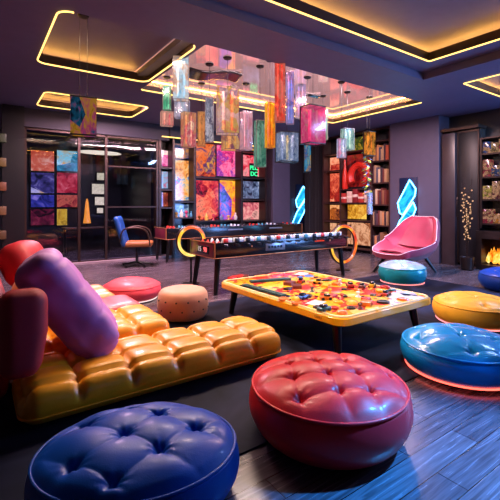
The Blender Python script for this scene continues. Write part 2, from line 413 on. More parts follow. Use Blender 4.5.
for sx in (-.62, .62):
    for sy in (-.24, .24): obj('leg', bx(sx - .025, sx + .025, sy - .025, sy + .025, 0, .75), M_black, t)
p = at_d(100, 153, 12)
t = thing('ceiling_lamp', 'flat oval white lamp hanging behind the glass partition', 'lamp', (p.x, p.y, p.z))
obj('diffuser', lathe(B(), [(0, -.03), (.45, -.02), (.5, 0), (.45, .03), (0, .04)], 32, sx=1.3, sy=.7), pbr('lamp white', '#ffe2c0', .6, emit=1.3), t)
obj('cable', tube(B(), [(0, 0, .04), (0, 0, ZC - p.z)], .006, 6), M_black, t)

# ---------------------------------------------------------------- display wall behind the games tables (back wall)
YD = 10.7
xp = [onY(p, YD) for p in (159.5, 173, 194, 241, 265)]
dw = thing('display_shelf', 'black display shelving with colourful backlit panels behind the far games table', 'shelf', ((xp[0] + xp[-1]) / 2, 11.1, 0))
ox = dw.location.x
m = B(); bx(xp[0] - ox, xp[-1] - ox, 0, .04, 0, 3.45, bm=m); obj('back_panel', m, M_blk, dw)
for x in xp: obj('upright', bx(x - ox - .03, x - ox + .03, -.45, 0, 0, 3.45), M_bronze, dw)
def zz(py, px): return zat(py, onY(px, YD), YD)
sh = {0: (168, 190, 208), 1: (145, 202, 218), 2: (178, 221), 3: (152, 178, 200, 221)}
for b, ys in sh.items():
    for py in ys:
        z = zz(py, (166, 184, 217, 253)[b]); obj('shelf_board', bx(xp[b] + .03 - ox, xp[b + 1] - .03 - ox, -.43, -.1, z - .02, z + .02), M_bronze, dw)
panels = [
 (161.5, 172, 150, 167, ['#8a1848', '#e04090', '#f0a0c8', '#ffe0d0'], 'pink picture panel in the narrow left bay of the display shelf'),
 (161.5, 172, 171, 189, ['#1a2850', '#c04060', '#80b0d8', '#e8a080'], 'blue and rose picture panel under the pink one in the display shelf'),
 (161.5, 172, 192, 207, ['#401820', '#a04030', '#d89060', '#203050'], 'brown and red picture panel low in the narrow left bay'),
 (175, 193, 160, 201, ['#1c2a5a', '#e8892a', '#f0c080', '#3a88b8', '#c8401c'], 'orange and blue comic picture panel in the second bay of the display shelf'),
 (175, 193, 147, 159, ['#0a0a14', '#203868', '#d08830', '#101018'], 'dark picture panel above the orange comic panel'),
 (175, 193, 204, 217, ['#10182c', '#48608c', '#a8c0d8', '#b05040'], 'grey blue picture panel below the orange comic panel'),
 (196, 216, 140, 177, ['#200a18', '#b0301c', '#e8702a', '#402060', '#e8a030'], 'orange red mural panel left of the magenta one, upper display bay'),
 (216.5, 240, 140, 177, ['#2a0838', '#e02878', '#ff7aa8', '#8028a0', '#f04060'], 'magenta mural panel at the upper middle of the display shelf'),
 (196, 219, 180, 220, ['#38040c', '#c01830', '#e85040', '#f08060', '#701028'], 'red mural panel in the lower wide bay of the display shelf'),
 (219.5, 240, 180, 220, ['#2a1468', '#6040d8', '#e03858', '#f0a020', '#ffc848'], 'violet and gold mural panel in the lower wide bay'),
 (243, 263, 142, 151, ['#120a06', '#b07020', '#e8b050', '#301808'], 'amber picture panel at the top of the right display bay'),
 (243, 263, 155, 177, ['#300810', '#e03048', '#f09098', '#204830'], 'red and pink picture panel in the right display bay'),
 (243, 263, 181, 199, ['#182038', '#7080a8', '#c0c8e0', '#903048'], 'grey violet picture panel in the right display bay'),
 (243, 263, 202, 220, ['#38101c', '#c85868', '#f0a8a0', '#281828'], 'rose picture panel at the bottom of the right display bay')]
for i, (xa, xb, ya, yb, pal, lab) in enumerate(panels):
    X0, X1 = onY(xa, 11.0), onY(xb, 11.0); xm = (X0 + X1) / 2; za, zb = zat(yb, xm, 11.0), zat(ya, xm, 11.0)
    t = thing('backlit_picture', lab, 'picture', (xm, 11.04, za), 0, 'backlit panels of the display shelf')
    obj('frame', bx(X0 - xm, X1 - xm, -.02, .05, 0, zb - za), M_blk, t)
    obj('picture', bx(X0 - xm + .02, X1 - xm - .02, -.03, -.02, .02, zb - za - .02), art('panel%d' % i, pal, 2.2, 11 + i, 1.15), t)
t = thing('cove_light', 'warm light line under the bulkhead above the display shelf', 'light', (6.5, 10.52, 3.45))
obj('rim_strip', tube(B(), [(xp[0] - 6.5, 0, 0), (xp[-1] - 6.5, 0, 0)], .014, 6), M_led, t)
def glyph_sign():
    X0 = onY(253, 10.66); z0 = zat(176, X0, 10.66)
    t = thing('neon_sign', 'small green lit letter sign at the right end of the display shelf', 'sign', (X0, 10.59, z0))
    obj('back_plate', bx(-.16, .16, .03, .06, -.04, .42), M_black, t)
    for n_, (txt, z) in enumerate((('PLC', .2), ('DC', .0))):
        cu = bpy.data.curves.new('lettering', 'FONT'); cu.body = txt; cu.size = .2; cu.extrude = .01; cu.align_x = 'CENTER'
        o = bpy.data.objects.new('lettering', cu); C.objects.link(o); dg = bpy.context.evaluated_depsgraph_get()
        me = bpy.data.meshes.new_from_object(o.evaluated_get(dg)); bpy.data.objects.remove(o)
        me.materials.append(glow('green neon', (.05, 1, .35, 1), 1.6)); q = bpy.data.objects.new('lettering', me); C.objects.link(q)
        q.parent = t; q.rotation_euler = (PI / 2, 0, 0); q.location = (0, .01, z)
glyph_sign()
def text_part(txt, size, mat, parent, loc, rot, ext=.002):
    cu = bpy.data.curves.new('lettering', 'FONT'); cu.body = txt; cu.size = size; cu.extrude = ext; cu.align_x = 'CENTER'
    o = bpy.data.objects.new('lettering', cu); C.objects.link(o); dg = bpy.context.evaluated_depsgraph_get()
    me = bpy.data.meshes.new_from_object(o.evaluated_get(dg)); bpy.data.objects.remove(o)
    me.materials.append(mat); q = bpy.data.objects.new('lettering', me); C.objects.link(q)
    q.parent = parent; q.rotation_euler = rot; q.location = loc; return q
# statuettes and bottles on the display shelf's lower ledge
cols_ = ['#c8a060', '#58a0c0', '#c04050', '#d8d0c0', '#d07030', '#7080a0', '#b03868', '#e0b050']
bot = []
for i, px in enumerate((176, 181, 186, 191, 199, 206, 213, 221, 228, 235)):
    X = onY(px, 10.85); z = zz(219.6, px) + .0
    k = (i * 3) % 8; h_ = .16 + .07 * ((i * 7) % 4) / 3
    prof = [(.05, 0), (.06, .02), (.06, h_ * .5), (.025, h_ * .7), (.022, h_), (0, h_)] if i % 2 else [(.04, 0), (.03, .03), (.02, h_ * .4), (.05, h_ * .6), (.055, h_ * .75), (.03, h_ * .95), (0, h_)]
    zb_ = zz(218, 184) if px < 194 else zz(221, 217)
    single('bottle' if i % 2 else 'figurine', lathe(B(), prof, 16), pbr('trinket%d' % k, cols_[k], .3),
           f'small {("figurine", "bottle")[i % 2]} on the display shelf ledge, {ORD[i]} from the left', 'bottle' if i % 2 else 'figurine', 'trinkets on the display shelf', (X, 10.82, zb_ + .022))

# ---------------------------------------------------------------- neon signs
M_neon = glow('blue neon', (.10, .48, 1, 1), 10)
M_neonfill = art('neon fill', ['#08325e', '#0f7fc0', '#30c8ff', '#0a4a8a'], 2.5, 3, 1.5, 'noise')
def neon(label, plane, k, shift=(0, 0), sc_=(1, 1)):
    # outline points read off the wall plane, in metres from the sign's lower middle
    def cv(px, py):
        px = 405 + (px - 405) * sc_[0] + shift[0]; py = 210 + (py - 210) * sc_[1] + shift[1]
        if plane == 'X': Y = onX(px, k); return -Y, zat(py, k, Y)
        X = onY(px, k); return X, zat(py, X, k)
    o0 = cv(405, 243); f0 = lambda q: (cv(*q)[0] - o0[0], cv(*q)[1] - o0[1])
    loc = (k, -o0[0], o0[1]) if plane == 'X' else (o0[0], k, o0[1])
    t = thing('neon_sign', label, 'sign', loc, -PI / 2 if plane == 'X' else 0)
    a, b = f0((400, 243)), f0((417.5, 177))
    obj('back_plate', bx(a[0], b[0], -.03, 0.0, a[1], b[1], .004), pbr('navy plate', '#0a1a3c', .35), t)
    up = [(399, 203), (411, 180), (417, 189), (416, 196), (404, 215), (401, 213)]
    lo = [(392, 243), (401, 221), (414.5, 202), (417, 209), (411, 224), (401, 243)]
    for P in (up, lo):
        Pq = [f0(q) for q in P]
        f = B(); vs = [f.verts.new((x, -.045, z)) for x, z in Pq]; f.faces.new(vs)
        r = bmesh.ops.extrude_face_region(f, geom=f.faces[:]); bmesh.ops.translate(f, vec=(0, .012, 0), verts=[v for v in r['geom'] if isinstance(v, bmesh.types.BMVert)])
        obj('glow_panel', f, M_neonfill, t)
        Q = []
        for a, b in zip(Pq, Pq[1:] + ([Pq[0]] if P is up else [])):
            for u in range(6): u /= 6; Q.append((a[0] + (b[0] - a[0]) * u, -.06, a[1] + (b[1] - a[1]) * u))
        obj('neon_tube', tube(B(), Q, .018, 8, P is up), M_neon, t)
X_ = 9.69; ym = onX(405, X_)
neon('cyan neon zigzag sign on the grey column behind the pink chair', 'X', X_)
neon('smaller cyan neon zigzag sign in the far corner beside the curtain', 'Y', 10.94, (-106.5, -5), (.62, .62))
light('neon_light', 'AREA', (9.5, ym, 1.6), (8.0, ym, 1.2), (.15, .55, 1), 14, .6, 1.4)

# dark curtain in the far corner
def curtain(y0, y1, X):
    bm = B(); n = 60; g = []
    for i in range(n + 1):
        y = y0 + (y1 - y0) * i / n; x = X + .05 * math.sin(i * 1.1) + .02 * math.sin(i * .37)
        g.append([bm.verts.new((x, y, z)) for z in (.02, 1.2, 2.5, 3.75)] + [bm.verts.new((x + .02, y, z)) for z in (3.75, 2.5, 1.2, .02)])
    for A, Z in zip(g, g[1:]):
        for k in range(8): bm.faces.new((A[k], A[(k + 1) % 8], Z[(k + 1) % 8], Z[k]))
    return bm
single('curtain', curtain(9.58, 10.75, 10.05), pbr('curtain velvet', '#16121f', .8, sheen=.3), 'dark floor-length curtain between the far neon sign and the bookcase', 'curtain', smooth=80)

# ---------------------------------------------------------------- bookcase on the right wall
XB = 9.8; yb = [onX(p, XB) for p in (323, 340, 371, 389.5)]
bc = thing('bookcase', 'tall dark bookcase with red lit displays left of the grey column', 'bookcase', (10.0, (yb[0] + yb[3]) / 2, 0))
oy = bc.location.y; M_wood = pbr('walnut shelf', '#3a2220', .4, scale=3, var=.25)
obj('back_panel', bx(.16, .19, yb[3] - oy, yb[0] - oy, 0, 3.78), M_blk, bc)
for y in yb: obj('upright', bx(-.2, .16, y - oy - .025, y - oy + .025, 0, 3.78), M_wood, bc)
zsh = [[.12, .95, 1.56, 2.64, 3.2], [.12, 1.0, 1.56, 2.0, 3.2], [.12, .88, 1.5, 2.15, 2.8, 3.4]]
for b in range(3):
    for z in zsh[b] + [3.76]: obj('shelf_board', bx(-.2, .05, yb[b + 1] - oy + .025, yb[b] - oy - .025, z - .02, z + .02), M_wood, bc)
def xpanel(name, lab, b, f0, f1, z0, z1, pal, seed, s=1.0, x=10.1):
    y1 = yb[b] - .05 - (yb[b] - yb[b + 1] - .1) * f0; y0 = yb[b] - .05 - (yb[b] - yb[b + 1] - .1) * f1; ym = (y0 + y1) / 2
    t = thing(name, lab, 'picture', (x, ym, z0), 0, 'lit panels in the bookcase')
    obj('frame', bx(-.02, .05, y0 - ym, y1 - ym, 0, z1 - z0), M_blk, t)
    obj('picture', bx(-.03, -.02, y0 - ym + .02, y1 - ym - .02, .02, z1 - z0 - .02), art('bcp%d' % seed, pal, 2.4, seed, s), t)
red = ['#300608', '#b02418', '#f06a48', '#ffb088']; amb = ['#5a2a08', '#d08a20', '#ffcf58', '#e8a038']
pe = ['#2a1410', '#a05a38', '#f0b088', '#c07850']
xpanel('backlit_picture', 'red lit picture panel in the upper left bay of the bookcase', 0, 0, 1, 2.67, 3.15, red, 31)
xpanel('backlit_picture', 'tall red lit picture panel in the middle of the left bookcase bay', 0, 0, 1, 1.6, 2.6, red, 32)
xpanel('backlit_picture', 'orange lit picture panel below the tall red one in the bookcase', 0, 0, 1, .98, 1.52, ['#401008', '#d06a28', '#ffb878', '#f09050'], 33)
xpanel('backlit_picture', 'peach lit picture panel low in the left bookcase bay', 0, 0, 1, .2, .9, pe, 34)
xpanel('backlit_picture', 'yellow lit picture box in the middle bookcase bay', 1, .02, .72, 1.03, 1.53, amb, 35, 1.1)
xpanel('backlit_picture', 'brown lit picture panel at the bottom of the middle bookcase bay', 1, 0, 1, .2, .95, pe, 36)
xpanel('backlit_picture', 'dark red backdrop panel behind the red figures in the bookcase', 1, 0, 1, 2.03, 3.15, ['#200408', '#5a0c10', '#a81c18', '#300608'], 37, .8)
xpanel('backlit_picture', 'green and amber picture panel at the top of the middle bookcase bay', 1, .1, 1, 3.25, 3.7, ['#10140c', '#506020', '#d0a030', '#203030'], 38, .7)
# the red curled sculpture
ym = yb[1] - .62 * (yb[1] - yb[2])
P = []
for i in range(40):
    a = -.6 + i / 39 * 4.6; r = .40 - .004 * i; P.append((0, r * math.cos(a), .42 + r * math.sin(a)))
t = thing('sculpture', 'large red curled sculpture in the middle bookcase bay', 'sculpture', (9.88, ym, 2.02))
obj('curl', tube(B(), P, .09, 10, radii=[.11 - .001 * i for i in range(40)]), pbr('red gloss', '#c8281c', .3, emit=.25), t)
obj('base', bx(-.09, .09, -.4, .4, 0, .05), M_black, t)
t = thing('sculpture', 'slim red bottle shaped sculpture left of the curled one', 'sculpture', (9.88, yb[1] - .14, 2.02))
obj('bottle', lathe(B(), [(.08, 0), (.09, .05), (.08, .5), (.04, .7), (.035, .95), (0, .95)], 18), pbr('red gloss', '#c8281c', .3), t)
for i in range(5):
    y = yb[1] - .16 - i * .23; h_ = .3 + .06 * (i % 3)
    t = thing('gift_box', f'small red and white box under the red sculptures, {ORD[i]} from the left', 'box', (9.86, y, 1.58), 0, 'red boxes in the bookcase')
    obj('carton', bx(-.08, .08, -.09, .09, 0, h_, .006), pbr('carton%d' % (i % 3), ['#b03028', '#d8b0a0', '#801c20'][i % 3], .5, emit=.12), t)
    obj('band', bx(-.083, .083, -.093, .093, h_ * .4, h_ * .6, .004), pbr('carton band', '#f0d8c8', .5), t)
bk_cols = ['#8a5a3c', '#3c2c34', '#b08a68', '#5a3a44', '#a04830', '#d0b090', '#48485c', '#6a2c28', '#c88858']
rowname = ['bottom', 'second lowest', 'middle', 'second highest', 'highest']
cname = ['brown', 'dark', 'tan', 'plum', 'rust', 'cream', 'slate', 'maroon', 'ochre']
for r in range(5):
    y = yb[2] - .05; n = 0; z = zsh[2][r] + .02
    while y > yb[3] + .12 and n < 10:
        th = rnd.uniform(.045, .085); hh = (zsh[2][r + 1] - zsh[2][r]) * rnd.uniform(.55, .82); dp = rnd.uniform(.18, .24); k = rnd.randrange(9)
        m = B(); bx(-.1, -.1 + dp, -th / 2, th / 2, 0, hh, .006, bm=m)
        bx(-.104, -.1, -th / 2 + .006, th / 2 - .006, hh * .75, hh * .82, bm=m); bx(-.104, -.1, -th / 2 + .006, th / 2 - .006, hh * .12, hh * .16, bm=m)
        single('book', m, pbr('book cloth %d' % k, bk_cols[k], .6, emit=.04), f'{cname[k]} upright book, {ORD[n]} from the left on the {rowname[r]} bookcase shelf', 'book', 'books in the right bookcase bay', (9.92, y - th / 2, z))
        y -= th + .004; n += 1

# ---------------------------------------------------------------- right wall: cabinet with glass doors, lit shelves, fireplace
XR = 9.75
ya, yd = onX(500, XR) - 2.4, onX(441.5, XR)
y1, y2, y3 = onX(455, XR), onX(477.5, XR), yd
cb = thing('display_cabinet', 'dark glass fronted cabinet right of the grey column', 'cabinet', (10.0, (y2 + yd) / 2, 0))
oy = cb.location.y
obj('pillar_panel', bx(-.25, .18, y1 - oy, yd - oy, 0, 3.3, .01), pbr('brown panel', '#33282c', .35), cb)
obj('carcass', bx(-.1, .18, y2 - oy, y1 - oy, 0, 3.35), M_blk, cb)
obj('cornice', bx(-.26, .18, y2 - oy - .02, yd - oy, 3.35, 3.42), M_bronze, cb)
for q in range(1):
    a = y2; b = y1
    d = obj('door', bx(-.14, -.1, a - oy + .01, b - oy - .01, .1, 3.3, .004), pbr('dark gloss door', '#0d0b10', .42), cb)
    f_ = B(); bx(-.16, -.1, a - oy + .005, a - oy + .04, .1, 3.3, bm=f_); bx(-.16, -.1, b - oy - .04, b - oy - .005, .1, 3.3, bm=f_); bx(-.16, -.1, a - oy, b - oy, .08, .12, bm=f_); bx(-.16, -.1, a - oy, b - oy, 3.28, 3.32, bm=f_)
    obj('door_frame', f_, M_bronze, d)
    obj('handle', bx(-.19, -.16, (b if q == 0 else a) - oy - .03, (b if q == 0 else a) - oy + .03, 1.2, 1.7, .01), M_bronze, d)
# added twigs whose glowing points imitate lights reflected in the cabinet door
pb = (XR - .45, onX(467, XR - .45), 0)
t = thing('reflection_twigs', 'slim twig lamp with warm white points before the dark cabinet', 'lamp', pb)
obj('pot', lathe(B(), [(.10, 0), (.13, .02), (.15, .3), (.13, .3), (.12, .26), (0, .26)], 24), M_bronze, t)
m = B(); pts = B()
for i in range(16):
    a = i * 2.4; hh = 1.0 + .9 * ((i * 7) % 16) / 16; r = .05 + .12 * ((i * 5) % 7) / 7
    P = [Vector((0, 0, .26)), Vector((r * .4 * math.cos(a), r * .4 * math.sin(a), .26 + hh * .5)), Vector((r * math.cos(a), r * math.sin(a), .3 + hh))]
    tube(m, P, .006, 5)
    for s in range(5):
        u = .25 + s * .17; q = P[1].lerp(P[2], (u - .2)) if u > .3 else P[0].lerp(P[1], .8)
        bmesh.ops.create_icosphere(pts, subdivisions=1, radius=.02, matrix=Matrix.Translation(q + Vector((.03 * math.cos(s * 3 + i), .03 * math.sin(s * 2 + i), 0))))
obj('twigs', m, M_bronze, t); obj('reflected_points', pts, glow('reflected glow', (1, .55, .3, 1), .9), t)
# lit shelf unit at the right edge
XS = 9.85
sA, sB = onX(479.5, XS), onX(500, XS) - .9
su = thing('wall_shelf', 'dark wall shelving with multicoloured lit boxes at the right edge', 'shelf', (10.0, (sA + sB) / 2, 0)); oy = su.location.y
obj('back_panel', bx(.15, .18, sB - oy, sA - oy, .95, 3.1), M_blk, su)
for y in (sA - .03, sB + .03): obj('upright', bx(-.15, .15, y - oy - .02, y - oy + .02, .95, 3.1), M_bronze, su)
for z in (1.05, 1.62, 2.15, 2.7, 3.08): obj('shelf_board', bx(-.15, .15, sB - oy + .05, sA - oy - .05, z - .018, z + .018), M_bronze, su)
bp = [('#b03048', 'crimson'), ('#e08a30', 'orange'), ('#3868c0', 'blue'), ('#c8a070', 'tan'), ('#d04060', 'pink'), ('#405890', 'slate blue'), ('#e0c060', 'yellow'), ('#803848', 'plum')]
k = 0
for r, z in enumerate((1.05, 1.62, 2.15, 2.7)):
    y = sA - .07; n = 0
    while y > sB + .25:
        wd = rnd.uniform(.12, .2); hh = rnd.uniform(.2, .42) if r < 3 else rnd.uniform(.15, .3); c, nm = bp[k % 8]; k += 1
        single('lit_box', bx(-.1, .1, -wd / 2, wd / 2, 0, hh, .008), art('litbox%d' % (k % 8), ['#0c0a12', c, '#100c14', '#f0b088', '#0c0a12'], 15, k % 8 + 50, .55),
               f'{nm} lit box, {ORD[n]} from the left on the {["lowest", "second", "third", "top"][r]} right-hand wall shelf', 'box', 'lit boxes on the right wall shelf', (9.95, y - wd / 2, z + .02))
        y -= wd + .03; n += 1
fp = thing('fireplace', 'low fireplace with orange flames at the right wall', 'fireplace', (9.9, (onX(475, 9.8) + sB) / 2, 0)); oy = fp.location.y
fy1, fy0 = onX(478, 9.75) - .02, sB
f_ = B(); bx(-.3, .28, fy0 - oy, fy1 - oy, 0, .12, bm=f_); bx(-.3, .28, fy0 - oy, fy1 - oy, .72, .9, bm=f_); bx(-.3, .28, fy1 - oy - .12, fy1 - oy, .12, .72, bm=f_); bx(-.3, .28, fy0 - oy, fy0 - oy + .12, .12, .72, bm=f_); bx(.2, .28, fy0 - oy, fy1 - oy, .12, .72, bm=f_)
obj('surround', f_, M_bronze, fp)
fl = B(); W_ = fy1 - fy0 - .3
for i in range(34):
    y = fy0 - oy + .15 + W_ * ((i * 13) % 34) / 34; hh = .18 + .3 * ((i * 7) % 11) / 11; x = -.05 + .18 * ((i * 5) % 7) / 7 - .05
    lathe(fl, [(.02, 0), (.07, hh * .2), (.06, hh * .45), (.03, hh * .75), (0, hh)], 8, (x, y, .14))
obj('flames', fl, art('fire', ['#d04a08', '#ff8a18', '#ffc050', '#ffe8a0'], 7, 2, 1.6, 'noise'), fp)
lg = B()
for i in range(5): tube(lg, [(-.12 + .07 * i, fy0 - oy + .2, .15), (.1 - .04 * i, fy1 - oy - .2, .17)], .035, 8)
obj('logs', lg, pbr('char log', '#2a160c', .9), fp)

# left edge bookcase
lb = thing('bookcase', 'bookcase with warm lit shelves at the left edge beside the dark pillar', 'bookcase', (-.1, 10.6, 0))
obj('back_panel', bx(-.6, .55, .12, .15, 0, 3.6), M_blk, lb)
obj('upright', bx(.53, .55, -.2, .12, 0, 3.6), M_wood, lb); obj('upright', bx(-.6, -.54, -.2, .12, 0, 3.6), M_wood, lb)
for z in (.1, .7, 1.25, 1.8, 2.35, 2.9, 3.55): obj('shelf_board', bx(-.54, .53, -.2, .12, z - .02, z + .02), M_wood, lb)
for i, (z, c, nm) in enumerate(((.72, '#4a3010', 'gold'), (1.27, '#5a3c18', 'pale amber'), (1.82, '#5a3008', 'orange'), (2.37, '#50400c', 'yellow'), (2.92, '#2c3818', 'green'))):
    single('lit_box', bx(-.14, .14, -.1, .1, 0, .2, .01), pbr('edge box %d' % i, c, .5, emit=.03), f'{nm} lit box on the left edge bookcase, {ORD[i]} shelf from below', 'box', 'lit boxes in the left edge bookcase', (.44, 10.55, z))

# ---------------------------------------------------------------- rug
def rug_mat():
    m = bpy.data.materials.new('marbled rug'); m.use_nodes = True; N = m.node_tree.nodes; L = m.node_tree.links; b = N['Principled BSDF']
    tc = N.new('ShaderNodeTexCoord'); nz = N.new('ShaderNodeTexNoise'); nz.inputs['Scale'].default_value = .9; nz.inputs['Detail'].default_value = 6; nz.inputs['Distortion'].default_value = 1.5
    L.new(tc.outputs['Object'], nz.inputs['Vector']); r = N.new('ShaderNodeValToRGB'); L.new(nz.outputs['Fac'], r.inputs[0])
    r.color_ramp.elements[0].position = .38; r.color_ramp.elements[0].color = (.004, .004, .008, 1)
    r.color_ramp.elements[1].position = .72; r.color_ramp.elements[1].color = (.026, .032, .075, 1)
    L.new(r.outputs[0], b.inputs['Base Color']); b.inputs['Roughness'].default_value = .6; b.inputs['Specular IOR Level'].default_value = .08; return m
single('rug', bx(.0, 7.45, 1.95, 5.25, 0, .012, .005), rug_mat(), 'large dark marbled rug under the sofa and the yellow games table', 'rug')

# ---------------------------------------------------------------- poufs
M_button = {}
def pouf(label, loc, R, h, rimz, col, ry=1.0, rz=0, s=.62, A=.035, led=None, rough=.44, buttons=True, base=.82, topcol=None, gloss=.08, group='round poufs'):
    t = thing('pouf', label, 'pouf', loc, rz, group)
    mat = pbr('leather ' + col, col, rough, coat=gloss, var=.08, bump=.08, bscale=140, spec=.22)
    mt = pbr('leather top ' + topcol, topcol, rough, coat=gloss, var=.1, bump=.08, bscale=140) if topcol else mat
    z0 = .022 if led else .004
    prof = [(base * R - .03, z0), (base * R, z0 + .012)]
    for i in range(1, 15):
        u = i / 14; r = base + (1.0 - base) * math.sin(min(1, u / .62) * PI / 2) ** .8
        if u > .62: r = 1.0 - .045 * ((u - .62) / .38) ** 2
        prof.append((r * R, z0 + .012 + (rimz - z0 - .012) * u))
    rr = prof[-1][0]
    obj('body', lathe(B(), prof, 72, sx=1, sy=ry), mat, t, 80)
    bm = B(); nr, na = 64, 180; rings = [[bm.verts.new((0, 0, 0))]]
    for i in range(1, nr + 1): rings.append([bm.verts.new((rr * i / nr * math.cos(2 * PI * k / na), rr * i / nr * ry * math.sin(2 * PI * k / na), 0)) for k in range(na)])
    for k in range(na):
        bm.faces.new((rings[0][0], rings[1][k], rings[1][(k + 1) % na]))
        for i in range(1, nr): bm.faces.new((rings[i][k], rings[i + 1][k], rings[i + 1][(k + 1) % na], rings[i][(k + 1) % na]))
    def warp(x, y):
        q = Vector((x / R * 1.3, y / R * 1.3, R * 5)); return .20 * noise.noise(q), .20 * noise.noise(q + Vector((7, 3, 1)))
    def hz(x, y):
        r = min(1, math.hypot(x, y / ry) / rr); wx, wy = warp(x, y)
        p, q = (x / R + y / ry / R) / s + .25 + wx, (x / R - y / ry / R) / s + .15 + wy
        a, b = abs(math.sin(PI * p)), abs(math.sin(PI * q))
        wv = 1 - max(0, min(1, (r - .72) / .26)) ** 2
        dome = (h - rimz) * (1 - r ** 2.6) + .02 * math.sin(min(1, (1 - r) / .12) * PI / 2)
        dp, dq = p - round(p), q - round(q); dd = (dp * dp + dq * dq)
        cr = math.exp(-min(a, b) / .10) * (.22 + .78 * math.exp(-dd / .05))
        bul = a * b; ph = math.atan2(dq, dp)
        return rimz + dome + A * (.35 * bul - .45 * cr - .70 * math.exp(-dd / .012) - .25 * math.exp(-dd / .05) + .16 * math.cos(8 * ph + 5 * noise.noise(Vector((round(p), round(q), R)))) * math.exp(-dd / .05) * (1 - math.exp(-dd / .008))) * wv + .010 * noise.noise(Vector((x * 5, y * 5, R))) * wv
    for v in bm.verts: v.co.z = hz(v.co.x, v.co.y)
    obj('tufted_top', bm, mt, t, 175)
    obj('piping', tube(B(), [(rr * math.cos(2 * PI * k / 72), rr * ry * math.sin(2 * PI * k / 72), rimz + .004) for k in range(72)], .009, 6, True), mat, t, 80)
    if buttons:
        n = int(2 / s) + 2
        for i in range(-n, n + 1):
            for j in range(-n, n + 1):
                p, q = i - .25, j - .15; x, y = (p + q) * s / 2 * R, (p - q) * s / 2 * R * ry
                for _ in range(8):
                    wx, wy = warp(x, y); x, y = (p - wx + q - wy) * s / 2 * R, (p - wx - q + wy) * s / 2 * R * ry
                if math.hypot(x, y / ry) < .80 * rr:
                    obj('button', lathe(B(), [(.016, -.004), (.015, .004), (.008, .009), (0, .010)], 10), mt, t, 80, (x, y, hz(x, y) + .002))
    if led:
        obj('light_ring', tube(B(), [((base * R + .002) * math.cos(2 * PI * k / 72), (base * R + .002) * ry * math.sin(2 * PI * k / 72), .024) for k in range(72)], .008, 6, True), led, t, 80)
        obj('plinth', lathe(B(), [(base * R - .06, 0), (base * R - .03, 0), (base * R - .03, .021), (base * R - .06, .021)], 60, sx=1, sy=ry), M_black, t)
    return t
M_redled = glow('red led', (1, .10, .07, 1), 3.5)
M_pinkled = glow('pink led', (1, .30, .30, 1), 1.8)
M_whiteled = glow('white led', (1, .75, .72, 1), 1.3)
def fl(px, d): p = at_d(px, 300, d); return (p.x, p.y, .012)
def flf(px, d): p = at_d(px, 300, d); return (p.x, p.y, 0)
yaw = math.atan2(-RT.y, RT.x)
pouf('big red tufted leather pouf at the front centre', fl(328, 2.60), .525, .39, .305, '#e81c24', s=.58, A=.036, rz=.3)
pouf('dark blue tufted oval pouf in the left foreground', flf(139, 2.01), .52, .345, .255, '#004cb8', ry=.80, rz=-yaw + .22, s=.74, A=.036, rough=.42)
pouf('teal blue tufted pouf with a red light strip, right of the red one', fl(460, 3.56), .51, .32, .235, '#0c9cf0', s=.8, A=.028, led=M_redled, base=.9, gloss=.6, rough=.28)
pouf('mustard yellow tufted pouf at the right edge by the table', fl(475, 5.0), .50, .32, .24, '#fab030', s=.8, A=.025, led=M_pinkled, base=.9)
pouf('navy blue pouf cut by the right edge beyond the yellow one', flf(512, 6.9), .52, .36, .27, '#10388a', s=.7, A=.02)
pouf('small teal pouf with pale shiny top in front of the pink armchair', flf(402, 7.6), .45, .40, .30, '#1c8c9c', s=.8, A=.02, led=M_pinkled, base=.88, topcol='#8aa8c0', gloss=.8, rough=.25)
pouf('coral pink round pouf behind the sofa on the left', flf(132, 6.25), .455, .31, .22, '#f0505e', s=1.2, A=.012, led=M_whiteled, base=.85, buttons=False)
def barrel(label, loc, R, h, col):
    t = thing('pouf', label, 'pouf', loc, .2, 'round poufs'); mat = pbr('suede ' + col, col, .6, var=.08, bump=.1, bscale=200, sheen=.3)
    prof = [(R * .72, .004), (R * .86, .015), (R * .96, .06), (R, h * .35), (R, h * .6), (R * .96, h * .84), (R * .86, h * .955), (R * .7, h), (R * .35, h + .008), (0, h + .01)]
    obj('body', lathe(B(), prof, 60), mat, t, 80)
    for row, z in enumerate((h * .38, h * .68)):
        for k in range(14):
            a = 2 * PI * (k + .5 * row) / 14; obj('button', lathe(B(), [(.012, -.006), (.010, .006), (0, .009)], 10), pbr('dark button', '#3a2420', .5), t, 80, (R * 1.0 * math.cos(a), R * 1.0 * math.sin(a), z), (0, PI / 2, a))
barrel('tan barrel pouf with rows of small dark buttons beside the sofa end', fl(183, 5.2), .335, .385, '#d89878')

# ---------------------------------------------------------------- sofa and its cushions
def tufts(cx, cy, A, ox=0, oy=0):
    def fn(p, n):
        if n.z < -.2: return 0
        a, b = abs(math.sin(PI * (p.x / cx + ox))), abs(math.sin(PI * (p.y / cy + oy)))
        g = 1 - .6 * math.exp(-min(a, b) / .13) - .5 * math.exp(-(a * a + b * b) / .12) + .35 * (a * b) ** .5
        return A * (g - 1.1) * min(1, max(0, (n.z + .2) / .6)) + .006 * noise.noise(p * 4)
    return fn
M_yel = pbr('mustard leather', '#f5a214', .40, coat=.2, var=.08, bump=.08, bscale=140)
M_mar = pbr('maroon velvet', '#a0182a', .62, var=.1, bump=.08, bscale=200)
so = thing('sofa', 'low maroon sofa frame with upright back at the left edge', 'sofa', (0, 3, .012))
bk = cushion((.32, 2.5, .84), .12, .05); obj('backrest', bk, M_mar, so, 80, (.05, 1.62, .43))
ar = cushion((.30, .21, .60), .10, .03, lambda p, n: -.05 * max(0, -p.z / .3) * max(0, n.x)); obj('armrest', ar, M_mar, so, 80, (.27, .08, .615))
obj('seat_base', bx(.1, 1.35, .62, 2.9, .0, .08, .02), M_black, so)
